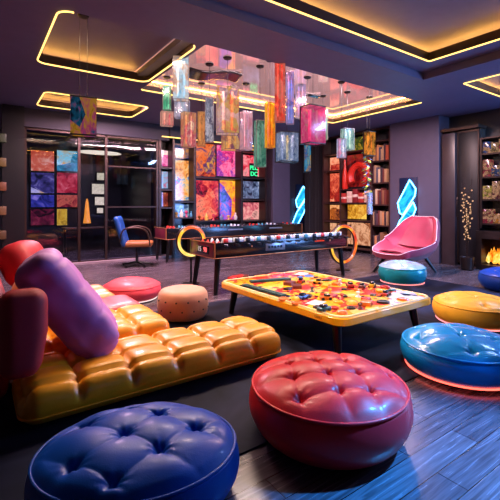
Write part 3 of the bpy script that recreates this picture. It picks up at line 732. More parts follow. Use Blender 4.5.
def seat(label, x0, x1, y0, y1, z0, z1, mat, cx, cy, A, rad=.12, ox=0, oy=0, res=.022):
    w_, d_, h_ = x1 - x0, y1 - y0, z1 - z0
    m = cushion((w_, d_, h_), rad, res, tufts(cx, cy, A, ox, oy))
    t = thing('seat_cushion', label, 'cushion', ((x0 + x1) / 2, (y0 + y1) / 2, z0), 0, 'sofa seat cushions')
    obj('pad', m, mat, t, 175, (0, 0, h_ / 2))
    obj('piping', tube(B(), [(p.x, p.y, .08) for p in rloop(-w_ / 2 + .012, w_ / 2 - .012, -d_ / 2 + .012, d_ / 2 - .012, .11, 0)], .007, 6, True), mat, t, 80)
    return t
seat('long mustard tufted chaise cushion lying in front of the sofa', .22, 2.46, 2.88, 3.60, .014, .31, M_yel, .37, .25, .07, .14, .0, .1)
seat('mustard tufted seat cushion behind the long chaise cushion', .24, 1.62, 3.61, 4.42, .092, .37, M_yel, .36, .26, .06, .11, .1, .0)
seat('pink flat seat cushion past the mustard one', .24, 1.62, 4.44, 5.05, .092, .37, pbr('pink leather', '#e0586a', .4, coat=.2), .7, .6, .02, .11, .5, .5, .03)
seat('peach flat seat cushion at the far end of the sofa', .24, 1.5, 5.07, 5.85, .092, .37, pbr('peach leather', '#e59a58', .4, coat=.2), .5, .3, .04, .11, .5, .5, .03)
# throw pillows
def ridges(p, n):
    s = abs(math.sin(PI * (p.x / .26 + .3)))
    return .010 * (1 - 2.2 * math.exp(-s / .12)) * max(0, n.z + .1) + .014 * noise.noise(p * 3.2) + .008 * noise.noise(p * 9) + .022 * (1 - (p.x / .5) ** 2) * (1 - (p.y / .29) ** 2) * abs(n.z) + .005 * math.sin(p.y * 26 + 4 * p.x) * max(0, n.z) - .03 * min(1, abs(p.x) / .49) ** 5 * abs(n.z)
pm = cushion((.98, .60, .34), .105, .022, ridges)
t = thing('pillow', 'big lilac pillow leaning on the sofa back', 'pillow', (.645, 3.52, .31))
obj('cover', pm, pbr('lilac fabric', '#b870ba', .55, sheen=.1, var=.06), t, 175, (0, 0, .37), (0, math.radians(54), math.radians(-12)))
t = thing('pillow', 'red pillow on the far end of the sofa back', 'pillow', (.50, 5.45, .79))
rp = pillow(.31, .31, .21)
for v in rp.verts:
    u_, v_ = v.co.x / .31, v.co.y / .31; v.co.x *= 1 - .22 * v_ * v_; v.co.y *= 1 - .22 * u_ * u_
obj('cover', rp, pbr('red fabric', '#b01c28', .55), t, 175, (0, 0, 0), (0, math.radians(62), math.radians(-38)))
t = thing('pillow', 'gold pillow half hidden behind the lilac pillow', 'pillow', (.55, 4.75, .68))
obj('cover', pillow(.32, .28, .12), pbr('gold fabric', '#d09030', .55, sheen=.35), t, 175, (0, 0, -.08), (math.radians(60), 0, math.radians(-50)))

# ---------------------------------------------------------------- yellow games table
tx0, tx1, ty0, ty1, TZ = 2.75, 4.32, 2.45, 4.68, .45
gt = thing('games_table', 'low yellow games table with black legs in the middle', 'table', ((tx0 + tx1) / 2, (ty0 + ty1) / 2, .018))
hw, hd = (tx1 - tx0) / 2, (ty1 - ty0) / 2
def rslab(x, y, r, z0, z1, bev=.01):
    bm = B(); L = [rloop(-x + b, x - b, -y + b, y - b, r, z) for b, z in ((bev, z0), (0, z0 + bev), (0, z1 - bev), (bev, z1))]
    V = [[bm.verts.new(p) for p in l] for l in L]
    for a, b in zip(V, V[1:]): loopfaces(bm, a, b)
    bm.faces.new(V[0][::-1]); bm.faces.new(V[-1]); return bm
M_ytab = pbr('yellow lacquer', '#ffae14', .3, coat=.4, var=.05)
ap = obj('apron', rslab(hw, hd, .13, .345, .425), M_ytab, gt)
text_part('GAMO', .034, pbr('brown print', '#8a4a10', .5), ap, (-hw - .001, -hd + .30, .372), (PI / 2, 0, -PI / 2), .001)
obj('underframe', rslab(hw - .12, hd - .12, .1, .30, .345), M_black, gt)
obj('bead', tube(B(), rloop(-hw + .03, hw - .03, -hd + .03, hd - .03, .11, .428), .014, 8, True), pbr('cream bead', '#f0d090', .35), gt, 80)
def board():
    m = bpy.data.materials.new('games board print'); m.use_nodes = True; N = m.node_tree.nodes; L = m.node_tree.links; b = N['Principled BSDF']
    tc = N.new('ShaderNodeTexCoord'); mp = N.new('ShaderNodeMapping'); mp.inputs['Rotation'].default_value = (0, 0, .5); L.new(tc.outputs['Object'], mp.inputs[0])
    vo = N.new('ShaderNodeTexVoronoi'); vo.inputs['Scale'].default_value = 4.2; vo.distance = 'CHEBYCHEV'; L.new(mp.outputs[0], vo.inputs[0])
    sp = N.new('ShaderNodeSeparateColor'); L.new(vo.outputs['Color'], sp.inputs[0])
    r = N.new('ShaderNodeValToRGB'); cr = r.color_ramp; cr.interpolation = 'CONSTANT'
    cs = ['#ffc020', '#d83020', '#f8b838', '#f0a010', '#d83c20', '#f0c468', '#f0b020', '#b02018']
    cr.elements[0].color = lin(cs[0]); cr.elements[1].position = .88; cr.elements[1].color = lin(cs[-1])
    for i in range(1, 7): e = cr.elements.new(i * .125); e.color = lin(cs[i])
    L.new(sp.outputs[0], r.inputs[0])
    v2 = N.new('ShaderNodeTexVoronoi'); v2.inputs['Scale'].default_value = 19; L.new(tc.outputs['Object'], v2.inputs[0])
    s2 = N.new('ShaderNodeSeparateColor'); L.new(v2.outputs['Color'], s2.inputs[0])
    th = N.new('ShaderNodeMath'); th.operation = 'GREATER_THAN'; th.inputs[1].default_value = .74; L.new(s2.outputs[1], th.inputs[0])
    mx = N.new('ShaderNodeMix'); mx.data_type = 'RGBA'; L.new(th.outputs[0], mx.inputs[0]); L.new(r.outputs[0], mx.inputs[6])
    r2 = N.new('ShaderNodeValToRGB'); r2.color_ramp.interpolation = 'CONSTANT'; r2.color_ramp.elements[0].color = lin('#f0b840'); r2.color_ramp.elements[1].position = .8; r2.color_ramp.elements[1].color = lin('#2a1418')
    e = r2.color_ramp.elements.new(.35); e.color = lin('#c83020')
    L.new(s2.outputs[0], r2.inputs[0]); L.new(r2.outputs[0], mx.inputs[7]); L.new(mx.outputs[2], b.inputs['Base Color'])
    b.inputs['Roughness'].default_value = .25; b.inputs['Coat Weight'].default_value = .3; return m
obj('playfield', rslab(hw - .05, hd - .05, .1, .42, .435, .004), board(), gt)
for sx in (-1, 1):
    for sy in (-1, 1):
        obj('leg', tube(B(), [(sx * (hw - .15), sy * (hd - .20), .32), (sx * (hw - .12), sy * (hd - .15), .0)], .03, 10, radii=[.05, .034]), M_black, gt)
TT = .012 + .436
# pieces lying on the table
seen = {}
def piece(kind, px, py, col, cname_, s=1.0, rz=0):
    s *= .82
    p = at(px, py, TT); key = (kind, col, round(s, 2))
    where = 'left' if px < 290 else ('right' if px > 370 else 'middle')
    dep = 'far side' if py < 284 else ('near side' if py > 301 else 'centre')
    base = f'{cname_} {kind.replace("_", " ")}'
    lab = f'{base} on the {where} {dep} of the games table'
    seen[lab] = seen.get(lab, 0) + 1
    if seen[lab] > 1: lab = f'{base}, {ORD[seen[lab] - 1]} one on the {where} {dep} of the games table'
    loc = (p.x, p.y, TT); mt = pbr('piece ' + col, col, .3, coat=.4, var=.06); g = 'pieces on the games table'
    if kind == 'round_token': return single(kind, lathe(B(), [(.05 * s, 0), (.055 * s, .005), (.055 * s, .028), (.048 * s, .034), (.03 * s, .034), (.028 * s, .028), (0, .028)], 24), mt, lab, 'token', g, loc)
    if kind == 'block': return single(kind, bx(-.06 * s, .06 * s, -.045 * s, .045 * s, 0, .05 * s, .006), mt, lab, 'block', g, loc, (0, 0, rz))
    if kind == 'card': return single(kind, bx(-.10 * s, .10 * s, -.07 * s, .07 * s, 0, .006, .002), mt, lab, 'card', g, loc, (0, 0, rz))
    if kind == 'pawn': return single(kind, lathe(B(), [(.032, 0), (.034, .008), (.018, .025), (.012, .05), (.02, .06), (.024, .075), (.016, .092), (0, .096)], 18), mt, lab, 'pawn', g, loc)
    if kind == 'dome': return single(kind, lathe(B(), [(.06 * s, 0), (.058 * s, .02), (.045 * s, .042), (.022 * s, .054), (0, .057)], 24), mt, lab, 'dome', g, loc)
    if kind == 'toy_car':
        t = thing(kind, lab, 'toy car', loc, rz, g)
        b_ = B(); box(b_, (0, 0, .028), (.17 * s, .08 * s, .03), .010); obj('car_body', b_, mt, t)
        obj('cabin', box(B(), (-.01, 0, .055), (.085 * s, .066 * s, .03), .012), pbr('toy window', '#20242c', .15), t)
        for sx in (-.05, .05):
            for sy in (-.04, .04):
                obj('wheel', merge(B(), lathe(B(), [(.018, -.008), (.018, .008)], 14), Matrix.Translation((sx * s, sy * s, .018)) @ Matrix.Rotation(PI / 2, 4, 'X')), M_black, t)
        return t
    if kind == 'ring': return single(kind, tube(B(), [(.05 * s * math.cos(2 * PI * k / 24), .05 * s * math.sin(2 * PI * k / 24), .014) for k in range(24)], .014, 8, True), mt, lab, 'ring', g, loc, smooth=80)
K, R_, Y_, O_, W2, BL, TE, BR = ('#101018', 'black'), ('#c02a20', 'red'), ('#f0b020', 'yellow'), ('#e8701c', 'orange'), ('#e8e4e8', 'white'), ('#3a70c8', 'blue'), ('#1c5a5c', 'teal'), ('#6a2a24', 'brown')
P_ = [('block', 232, 279, R_, 1.1, .3), ('card', 240, 276, R_, 1.3, .2), ('block', 246, 277, BR, 1, .8), ('card', 262, 276, O_, 1.2, 0), ('card', 275, 274, R_, 1.5, .4), ('card', 289, 273, R_, 1.2, .1),
 ('card', 302, 274, W2, 1.4, .5), ('card', 309, 276, BL, 1.2, .9), ('block', 300, 278, BL, .8, .3), ('card', 318, 275, Y_, 1.2, .2), ('block', 316, 278, K, .7, .4), ('block', 324, 281, K, .7, .2),
 ('card', 268, 285, Y_, 1.6, .1), ('block', 290, 285, BR, 1.6, .4), ('block', 297, 288, BR, 1.5, .9), ('block', 288, 290, K, 1.0, .2), ('toy_car', 301, 283, R_, 1.0, .5), ('card', 306, 288, R_, 1.8, .3), ('toy_car', 318, 284, Y_, .9, 1.9),
 ('block', 329, 281, K, .8, .1), ('block', 336, 285, O_, 1.1, .3), ('card', 334, 290, R_, 2.0, .4), ('block', 344, 290, K, .8, .7), ('card', 352, 293, Y_, 1.6, .1), ('toy_car', 350, 287, R_, 1.1, .9), ('pawn', 340, 284, W2, 1, 0), ('toy_car', 362, 288, BR, 1, .6), ('block', 358, 291, O_, .9, .2),
 ('round_token', 262, 291, Y_, 1, 0), ('round_token', 284, 300, O_, 1.35, 0), ('round_token', 297, 304, O_, 1.3, 0), ('dome', 296, 300, Y_, 1, 0), ('toy_car', 303, 299, BL, 1.1, .2), ('block', 309, 297, K, .9, .5), ('card', 316, 303, W2, 1.3, .3), ('toy_car', 324, 311, TE, 1.1, .1), ('block', 317, 308, K, .8, .3),
 ('toy_car', 326, 300, O_, 1.0, 2.6), ('block', 332, 297, R_, 1.2, .2), ('round_token', 338, 303, Y_, 1.2, 0), ('block', 344, 297, K, .9, .9), ('pawn', 342, 299, R_, 1, 0), ('dome', 352, 304, Y_, 1.3, 0), ('round_token', 351, 309, K, 1.0, 0), ('block', 366, 305, O_, 1.5, .5), ('block', 366, 300, R_, 1.0, .2),
 ('round_token', 383, 303, K, 1.5, 0), ('block', 373, 296, K, .8, .4), ('pawn', 358, 297, W2, 1, 0), ('card', 372, 308, Y_, 1.1, .6), ('toy_car', 386, 296, R_, 1.0, .3), ('block', 379, 292, Y_, 1.0, .8), ('card', 398, 296, W2, 1.9, .3), ('card', 408, 294, ('#b8b0d8', 'lilac'), 1.5, .8), ('card', 416, 298, W2, 1.3, .1),
 ('round_token', 402, 300, O_, 1.2, 0), ('block', 392, 291, TE, .9, .2), ('toy_car', 372, 287, Y_, 1.0, .5), ('ring', 385, 288, R_, 1.2, 0), ('pawn', 330, 294, Y_, 1, 0), ('pawn', 312, 292, K, 1, 0), ('block', 276, 280, R_, .8, .2), ('dome', 312, 283, O_, .9, 0), ('block', 325, 287, Y_, 1.2, .6), ('ring', 306, 294, Y_, 1, 0), ('round_token', 334, 309, R_, 1.1, 0), ('dome', 342, 314, O_, 1.1, 0), ('pawn', 360, 309, BR, 1, 0)]
for k_, px, py, (c, n_), s, rz in P_:
    q = piece(k_, px, py, c, n_, s, rz)
    if q.type == 'MESH' and k_ not in ('card', 'ring'):
        for v in q.data.vertices: v.co.z *= .7
def bar(name, label, cat, a, b, wd, ht, mat, keys=None):
    a, b = Vector(a), Vector(b); d = b - a; L_ = d.length; rz = math.atan2(d.y, d.x); c = (a + b) / 2
    t = thing(name, label, cat, (c.x, c.y, TT), rz)
    obj('case', bx(-L_ / 2, L_ / 2, -wd / 2, wd / 2, 0, ht, .012), mat, t)
    if keys:
        n = 12
        for i in range(n):
            for j in range(3): obj('key', bx(-L_ / 2 + .03 + (L_ - .06) * i / n, -L_ / 2 + .03 + (L_ - .06) * (i + .75) / n, -wd / 2 + .02 + j * (wd - .04) / 3, -wd / 2 + .02 + (j + .75) * (wd - .04) / 3, ht, ht + .015, .003), keys, t)
    else:
        obj('stripe', bx(-L_ / 2 + .02, L_ / 2 - .02, -wd / 2 + .02, -wd / 2 + .035, ht, ht + .004), pbr('stripe', '#6a9a9a', .3), t)
bar('game_console', 'dark teal bar shaped console lying on the left of the games table', 'game', at(250, 283, TT), at(290, 280, TT), .10, .035, pbr('teal shell', '#123c44', .3, coat=.4))
bar('keypad', 'black keypad with rows of small keys near the table\'s left edge', 'keypad', at(243, 286, TT), at(287, 298, TT), .13, .02, M_blk, pbr('key grey', '#3c5a58', .4))

# ---------------------------------------------------------------- table football tables
M_cop = pbr('copper trim', '#b87850', .3, metal=.6)
M_score = glow('red digits', (1, .12, .12, 1), 2)
def football(label, loc, Lx, Wy, zt, zb):
    t = thing('football_table', label, 'games table', loc)
    s_ = B(); bx(0, Lx, 0, .05, zb, zt, .006, bm=s_); obj('side_panel', s_, M_blk, t)
    s_ = B(); bx(0, Lx, Wy - .05, Wy, zb, zt, .006, bm=s_); obj('side_panel', s_, M_blk, t)
    e1 = obj('end_panel', bx(0, .05, .05, Wy - .05, zb, zt, .004), pbr('wine panel', '#5a1c2c', .3, coat=.3), t)
    obj('end_panel', bx(Lx - .05, Lx, .05, Wy - .05, zb, zt, .004), M_blk, t)
    obj('playing_field', bx(.05, Lx - .05, .05, Wy - .05, zt - .12, zt - .10), pbr('pale field', '#9fc4d0', .35), t)
    obj('bottom_panel', bx(.05, Lx - .05, .05, Wy - .05, zb, zb + .03), M_blk, t)
    e = B()
    for x in (0, Lx): tube(e, [(x, -.002, zb), (x, -.002, zt)], .012, 6)
    tube(e, [(0, -.003, zb), (Lx, -.003, zb)], .008, 6); tube(e, [(-.003, 0, zb), (-.003, Wy, zb)], .008, 6); tube(e, [(-.003, 0, zt), (-.003, Wy, zt)], .008, 6)
    obj('edge_trim', e, M_cop, t)
    for x in (.12, Lx - .12):
        for y in (.1, Wy - .1):
            sx = -1 if x < 1 else 1; sy = -1 if y < .3 else 1
            obj('leg', tube(B(), [(x, y, zb), (x + sx * .07, y + sy * .04, 0)], .045, 8, radii=[.055, .036]), M_black, t)
    return t, e1
p0 = at(213, 296.5, 0); zt, zb = .867, .615
ft, e1 = football('black table football table with red lit score on its near end', (3.22, 5.59, 0), 3.22, .9, zt, zb)
Lx, Wy = 3.22, .9
dp = obj('score_display', bx(-.012, 0, .18, .62, zb + .05, zt - .07, .003), M_blk, ft)
text_part('90', .12, M_score, dp, (-.016, .30, zb + .085), (PI / 2, 0, -PI / 2)); text_part('15', .12, glow('pale digits', (.8, .6, .6, 1), .8), dp, (-.016, .50, zb + .085), (PI / 2, 0, -PI / 2))
pl = obj('name_plate', bx(1.05, 1.5, -.012, 0, zb + .06, zb + .19, .004), pbr('steel plate', '#9a9aa4', .3, metal=.8), ft)
pl_t = B()
for i in range(5): bx(1.10 + i * .07, 1.15 + i * .07, -.015, -.012, zb + .10 + .01 * (i % 2), zb + .15, bm=pl_t)
obj('lettering', pl_t, M_black, pl)
rd = B()
for i in range(6): bx(2.28 + i * .045, 2.315 + i * .045, -.004, 0, zt - .095, zt - .065, bm=rd)
obj('red_lettering', rd, glow('dim red print', (1, .08, .04, 1), .8), ft)
bolts = [.75, 1.78, 2.7]
for x in bolts: obj('bolt', merge(B(), lathe(B(), [(.016, 0), (.014, .008), (0, .01)], 10), Matrix.Translation((x, -.0, zt - .09)) @ Matrix.Rotation(PI / 2, 4, 'X')), M_cop, ft)
mcol = [pbr('man red', '#d03020', .35), pbr('man black', '#14141a', .35), pbr('man white', '#e0e4ea', .35), pbr('man teal', '#4a98b0', .35)]
for i in range(14):
    x = .16 + i * (Lx - .32) / 13
    rod = obj('rod', tube(B(), [(x, -.10, zt - .035), (x, Wy + .06, zt - .035)], .008, 8), pbr('chrome', '#c0c0c8', .15, metal=1), ft)
    obj('grip', tube(B(), [(x, -.16, zt - .035), (x, -.06, zt - .035)], .02, 10), M_black, rod)
    for k in range(4):
        g = B(); y = .14 + k * .19 + .05 * (i % 2)
        box(g, (x, y, zt - .05), (.045, .05, .085), .008); lathe(g, [(0, -.02), (.02, 0), (0, .02)], 10, (x, y, zt + .004)); box(g, (x, y, zt - .095), (.05, .035, .04), .006)
        obj('player', g, mcol[(i * 5 + i // 3) % 3], rod)
for i in range(26):
    x = .2 + i * (Lx - .4) / 25; obj('counter_bead', box(B(), (x, .028, zt + .036), (.09, .03, .072), .008), pbr('bead white', '#e8f0f8', .3), ft)
for i in range(13):
    x = .22 + i * .228; obj('counter_block', box(B(), (x, .018, zt + .034), (.085, .05, .068), .008), mcol[(0, 1, 1, 3, 1)[i % 5]], ft)
# far games table
ft2, _ = football('long black table football table in front of the display shelf', (onY(166, 9.55), 9.55, 0), onY(302, 9.55) - onY(166, 9.55), .8, .89, .6)
L2 = onY(302, 9.55) - onY(166, 9.55)
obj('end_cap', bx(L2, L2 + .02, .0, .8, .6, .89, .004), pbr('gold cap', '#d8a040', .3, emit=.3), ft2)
for x in (1.9, 3.4): obj('name_plate', bx(x, x + .5, -.01, 0, .77, .81), pbr('steel plate', '#9a9aa4', .3, metal=.8), ft2)
for i in range(13):
    x = .3 + i * (L2 - .6) / 12
    rod = obj('rod', tube(B(), [(x, -.08, .87), (x, .86, .87)], .009, 8), pbr('chrome', '#c0c0c8', .15, metal=1), ft2)
    for k in range(3): obj('player', box(B(), (x, .2 + k * .2, .88), (.05, .05, .09), .008), mcol[(i * 3) % 4], rod)

# ---------------------------------------------------------------- hoop lamps behind the near table
def hoopart():
    return art('hoop glow', ['#c02818', '#f0662a', '#ffc83c', '#fff0a0'], 1.6, 5, 1.3, 'noise')
def hoop(label, px, py, d, R):
    p = at_d(px, py, d); t = thing('hoop_lamp', label, 'lamp', (p.x, p.y, 0), 0, 'hoop lamps')
    P = [(R * math.cos(2 * PI * k / 56), .0, p.z + R * math.sin(2 * PI * k / 56)) for k in range(56)]
    rg = obj('hoop', tube(B(), P, .045, 10, True), pbr('hoop shell', '#2a1418', .3), t, 80)
    obj('light_band', tube(B(), [(x * .985, -.03, p.z + (z - p.z) * .985) for x, y, z in P], .032, 8, True), hoopart(), rg, 80)
    obj('stem', tube(B(), [(0, 0, .02), (0, 0, p.z - R)], .02, 8), M_black, t)
    obj('foot', lathe(B(), [(.16, 0), (.16, .015), (.03, .03), (0, .03)], 28), M_black, t)
hoop('orange and yellow glowing hoop lamp behind the near table end', 191, 241, 7.45, .27)
hoop('red and gold glowing hoop lamp at the far table end', 343, 244, 9.0, .42)

# ---------------------------------------------------------------- pink armchair
def cat(P, n):
    out = []
    for i in range(len(P) - 1):
        a, b, c, d = P[max(0, i - 1)], P[i], P[i + 1], P[min(len(P) - 1, i + 2)]
        for k in range(n):
            t = k / n; out.append(tuple(.5 * ((2 * b[j]) + (-a[j] + c[j]) * t + (2 * a[j] - 5 * b[j] + 4 * c[j] - d[j]) * t * t + (-a[j] + 3 * b[j] - 3 * c[j] + d[j]) * t ** 3) for j in range(len(b))))
    out.append(P[-1]); return out
def armchair(label, loc, rz):
    t = thing('lounge_chair', label, 'chair', loc, rz)
    # x, z, half width, curl
    S = cat([(.66, .44, .36, .05), (.58, .46, .48, .10), (.28, .42, .60, .22), (-.05, .39, .66, .36), (-.32, .44, .68, .44), (-.50, .64, .64, .36), (-.60, .90, .54, .24), (-.67, 1.12, .42, .12), (-.70, 1.23, .28, .05)], 5)
    def grid(off, th, lim=1.0, rng=None, puff=0):
        bm = B(); n = 22; rows = []
        idx = range(len(S)) if rng is None else range(*rng)
        for i in idx:
            x, z, hwd, cu = S[i]; a = S[max(0, i - 1)]; b = S[min(len(S) - 1, i + 1)]
            tx, tz = b[0] - a[0], b[1] - a[1]; l = math.hypot(tx, tz); nx, nz = -tz / l, tx / l
            if nz < 0 and nx < 0: nx, nz = -nx, -nz
            nx, nz = abs(nx) if nx * 1 else nx, abs(nz)
            row = []
            for j in range(n + 1):
                u = (2 * j / n - 1) * lim; k = abs(u) ** 2.6 * cu
                e = off + puff * max(0, (1 - (u / lim) ** 4))
                row.append((x + nx * (k + e) - 0, u * hwd * (1 - .06 * abs(u) ** 3), z + nz * (k * .8 + e)))
            rows.append((row, nx, nz))
        top = [[bm.verts.new(p) for p in r[0]] for r in rows]
        bot = [[bm.verts.new((p[0] - r[1] * th, p[1] * (1.0 + .0), p[2] - r[2] * th)) for p in r[0]] for r in rows]
        m = len(rows)
        for i in range(m - 1):
            for j in range(n):
                bm.faces.new((top[i][j], top[i + 1][j], top[i + 1][j + 1], top[i][j + 1])); bm.faces.new((bot[i][j], bot[i][j + 1], bot[i + 1][j + 1], bot[i + 1][j]))
            for j in (0, n): bm.faces.new((top[i][j], bot[i][j], bot[i + 1][j], top[i + 1][j]))
        for i in (0, m - 1):
            for j in range(n): bm.faces.new((top[i][j], top[i][j + 1], bot[i][j + 1], bot[i][j]))
        edge = [r[0][0] for r in rows] + [p for p in rows[-1][0][1:-1]] + [r[0][-1] for r in rows[::-1]] + [p for p in rows[0][0][1:-1]][::-1]
        return bm, edge
    M_pk = pbr('pink velvet', '#a01c44', .5, sheen=.4, var=.06)
    bm, edge = grid(0, .13); sh_ = obj('shell', bm, M_pk, t, 60)
    obj('edge_trim', tube(B(), edge, .006, 6, True), pbr('white trim', '#f4d8e0', .4), t, 80)
    bm, _ = grid(.012, .03, .60, (5, 21), .05); obj('seat_pad', bm, pbr('pink pad', '#901a3e', .5, sheen=.4), t, 60)
    bm, _ = grid(.012, .03, .62, (22, 38), .05); obj('back_pad', bm, pbr('pink pad', '#901a3e', .5, sheen=.4), t, 60)
    for sx in (-.35, .42):
        for sy in (-.36, .36): obj('leg', tube(B(), [(sx * .8, sy * .75, .36), (sx * 1.35, sy * 1.2, 0)], .03, 8, radii=[.046, .026]), M_black, t)
    return t
pc = at_d(406, 272, 8.75)
armchair('pink shell armchair with pale edge in front of the neon sign', (pc.x, pc.y, 0), PI)

# ---------------------------------------------------------------- swivel chair by the glass
pc = at(137, 266, 0)
t = thing('swivel_chair', 'blue backed swivel chair with orange seat before the glass partition', 'chair', (pc.x, pc.y, .0), 0)
t.location.z = 0; t.rotation_euler = (0, 0, -.45)
bk = cushion((.10, .52, .72), .05, .03, lambda p, n: .03 * (p.y / .26) ** 2); obj('backrest', bk, pbr('blue fabric', '#12448c', .5), t, 80, (-.36, 0, .86), (0, -.28, 0))
obj('seat', cushion((.66, .56, .13), .06, .03), pbr('orange fabric', '#94582a', .5), t, 80, (.05, 0, .55))
for sy in (-.3, .3):
    obj('armrest', tube(B(), cat([(-.36, sy, .62), (-.28, sy, .9), (.0, sy, .96), (.26, sy, .86), (.34, sy, .52)], 6), .018, 8), M_bronze, t, 80)
obj('post', tube(B(), [(0, 0, .08), (0, 0, .5)], .035, 12), M_black, t)
ba = B()
for k in range(5):
    a = 2 * PI * k / 5 + .3; tube(ba, [(0, 0, .1), (.36 * math.cos(a), .36 * math.sin(a), .045)], .02, 8, radii=[.028, .016])
obj('star_base', ba, M_black, t)
for k in range(5):
    a = 2 * PI * k / 5 + .3; obj('castor', merge(B(), lathe(B(), [(.03, -.015), (.03, .015)], 12), Matrix.Translation((.36 * math.cos(a), .36 * math.sin(a), .032)) @ Matrix.Rotation(PI / 2, 4, 'X')), M_black, t)

# ---------------------------------------------------------------- hanging lamps: coloured acrylic boxes
def pendant(px0, px1, py0, py1, d, pal, label, sc_=5, s=.9, clear=.35, frame=True, seed=0, zc=ZC + .188, inner=None, rz=.25, cables=1):
    cx = (px0 + px1) / 2; p = at_d(cx, py1, d); top = at_d(cx, py0, d).z; wd = (px1 - px0) * d / F / 1.18; h_ = top - p.z
    t = thing('pendant_lamp', label, 'lamp', (p.x, p.y, p.z), rz - yaw, 'hanging acrylic box lamps'); hw_ = wd / 2; dd = hw_ * .7
    m = art('acrylic%d' % seed, pal, sc_, seed + 70, s, 'cells', clear)
    for y in (-dd, dd): obj('shade_panel', bx(-hw_, hw_, y - .005, y + .005, 0, h_), m, t)
    for x in (-hw_, hw_): obj('shade_panel', bx(x - .005, x + .005, -dd + .006, dd - .006, 0, h_), m, t)
    f_ = B()
    if frame:
        for z in (0, h_):
            for y in (-dd, dd): bx(-hw_ - .012, hw_ + .012, y - .012, y + .012, z - .008, z + .008, bm=f_)
            for x in (-hw_, hw_): bx(x - .012, x + .012, -dd, dd, z - .008, z + .008, bm=f_)
        bx(-hw_ - .012, -hw_ + .008, dd - .01, dd + .01, 0, h_, bm=f_); bx(hw_ - .008, hw_ + .012, dd - .01, dd + .01, 0, h_, bm=f_)
    else:
        for z in (0, h_):
            for y in (-dd, dd): bx(-hw_ - .006, hw_ + .006, y - .004, y + .004, z - .004, z + .004, bm=f_)
            for x in (-hw_, hw_): bx(x - .004, x + .004, -dd, dd, z - .004, z + .004, bm=f_)
        for x in (-hw_, hw_):
            for y in (-dd, dd): bx(x - .004, x + .004, y - .004, y + .004, 0, h_, bm=f_)
    bx(-.012, .012, -dd, dd, h_ - .006, h_ + .010, bm=f_)
    obj('frame', f_, pbr('clear edge', '#6a5a64', .2) if not frame else M_black, t)
    inner = inner or [pal[1], pal[-1]]
    obj('core_panel', bx(-hw_ * .5, hw_ * .35, -.004, .004, .03, h_ - .006), art('core%d' % seed, [pal[-1], '#181420', pal[0], pal[1]], 13, seed + 20, .8), t)
    if inner:
        for i, c in enumerate(inner):
            x = -hw_ + wd * (i + .7) / (len(inner) + .4); obj('light_bar', bx(x - wd * .06, x + wd * .06, -.02, .02, h_ * .08, h_ * .92, .004), pbr('bar ' + c, c, .4, emit=1.0), t)
    for k in range(cables):
        o_ = (k - (cables - 1) / 2) * wd * .3; obj('cable', tube(B(), [(o_, 0, h_), (o_, 0, zc - p.z)], .004 if d > 6 else .003, 5), M_black, t)
    obj('canopy', lathe(B(), [(.0, -.025), (.06, -.025), (.075, -.008), (.075, 0), (0, 0)], 24, (0, 0, zc - p.z)), M_black, t)
pendant(70, 97, 99, 136, 5.25, ['#101428', '#1c6a90', '#d84a8a', '#e8a830', '#0c1020'], 'dark art box lamp in cyan, pink and gold hung alone at the left', 5, .32, .1, True, 0, ZC + .245, ['#80b0e0'], .4, 2)
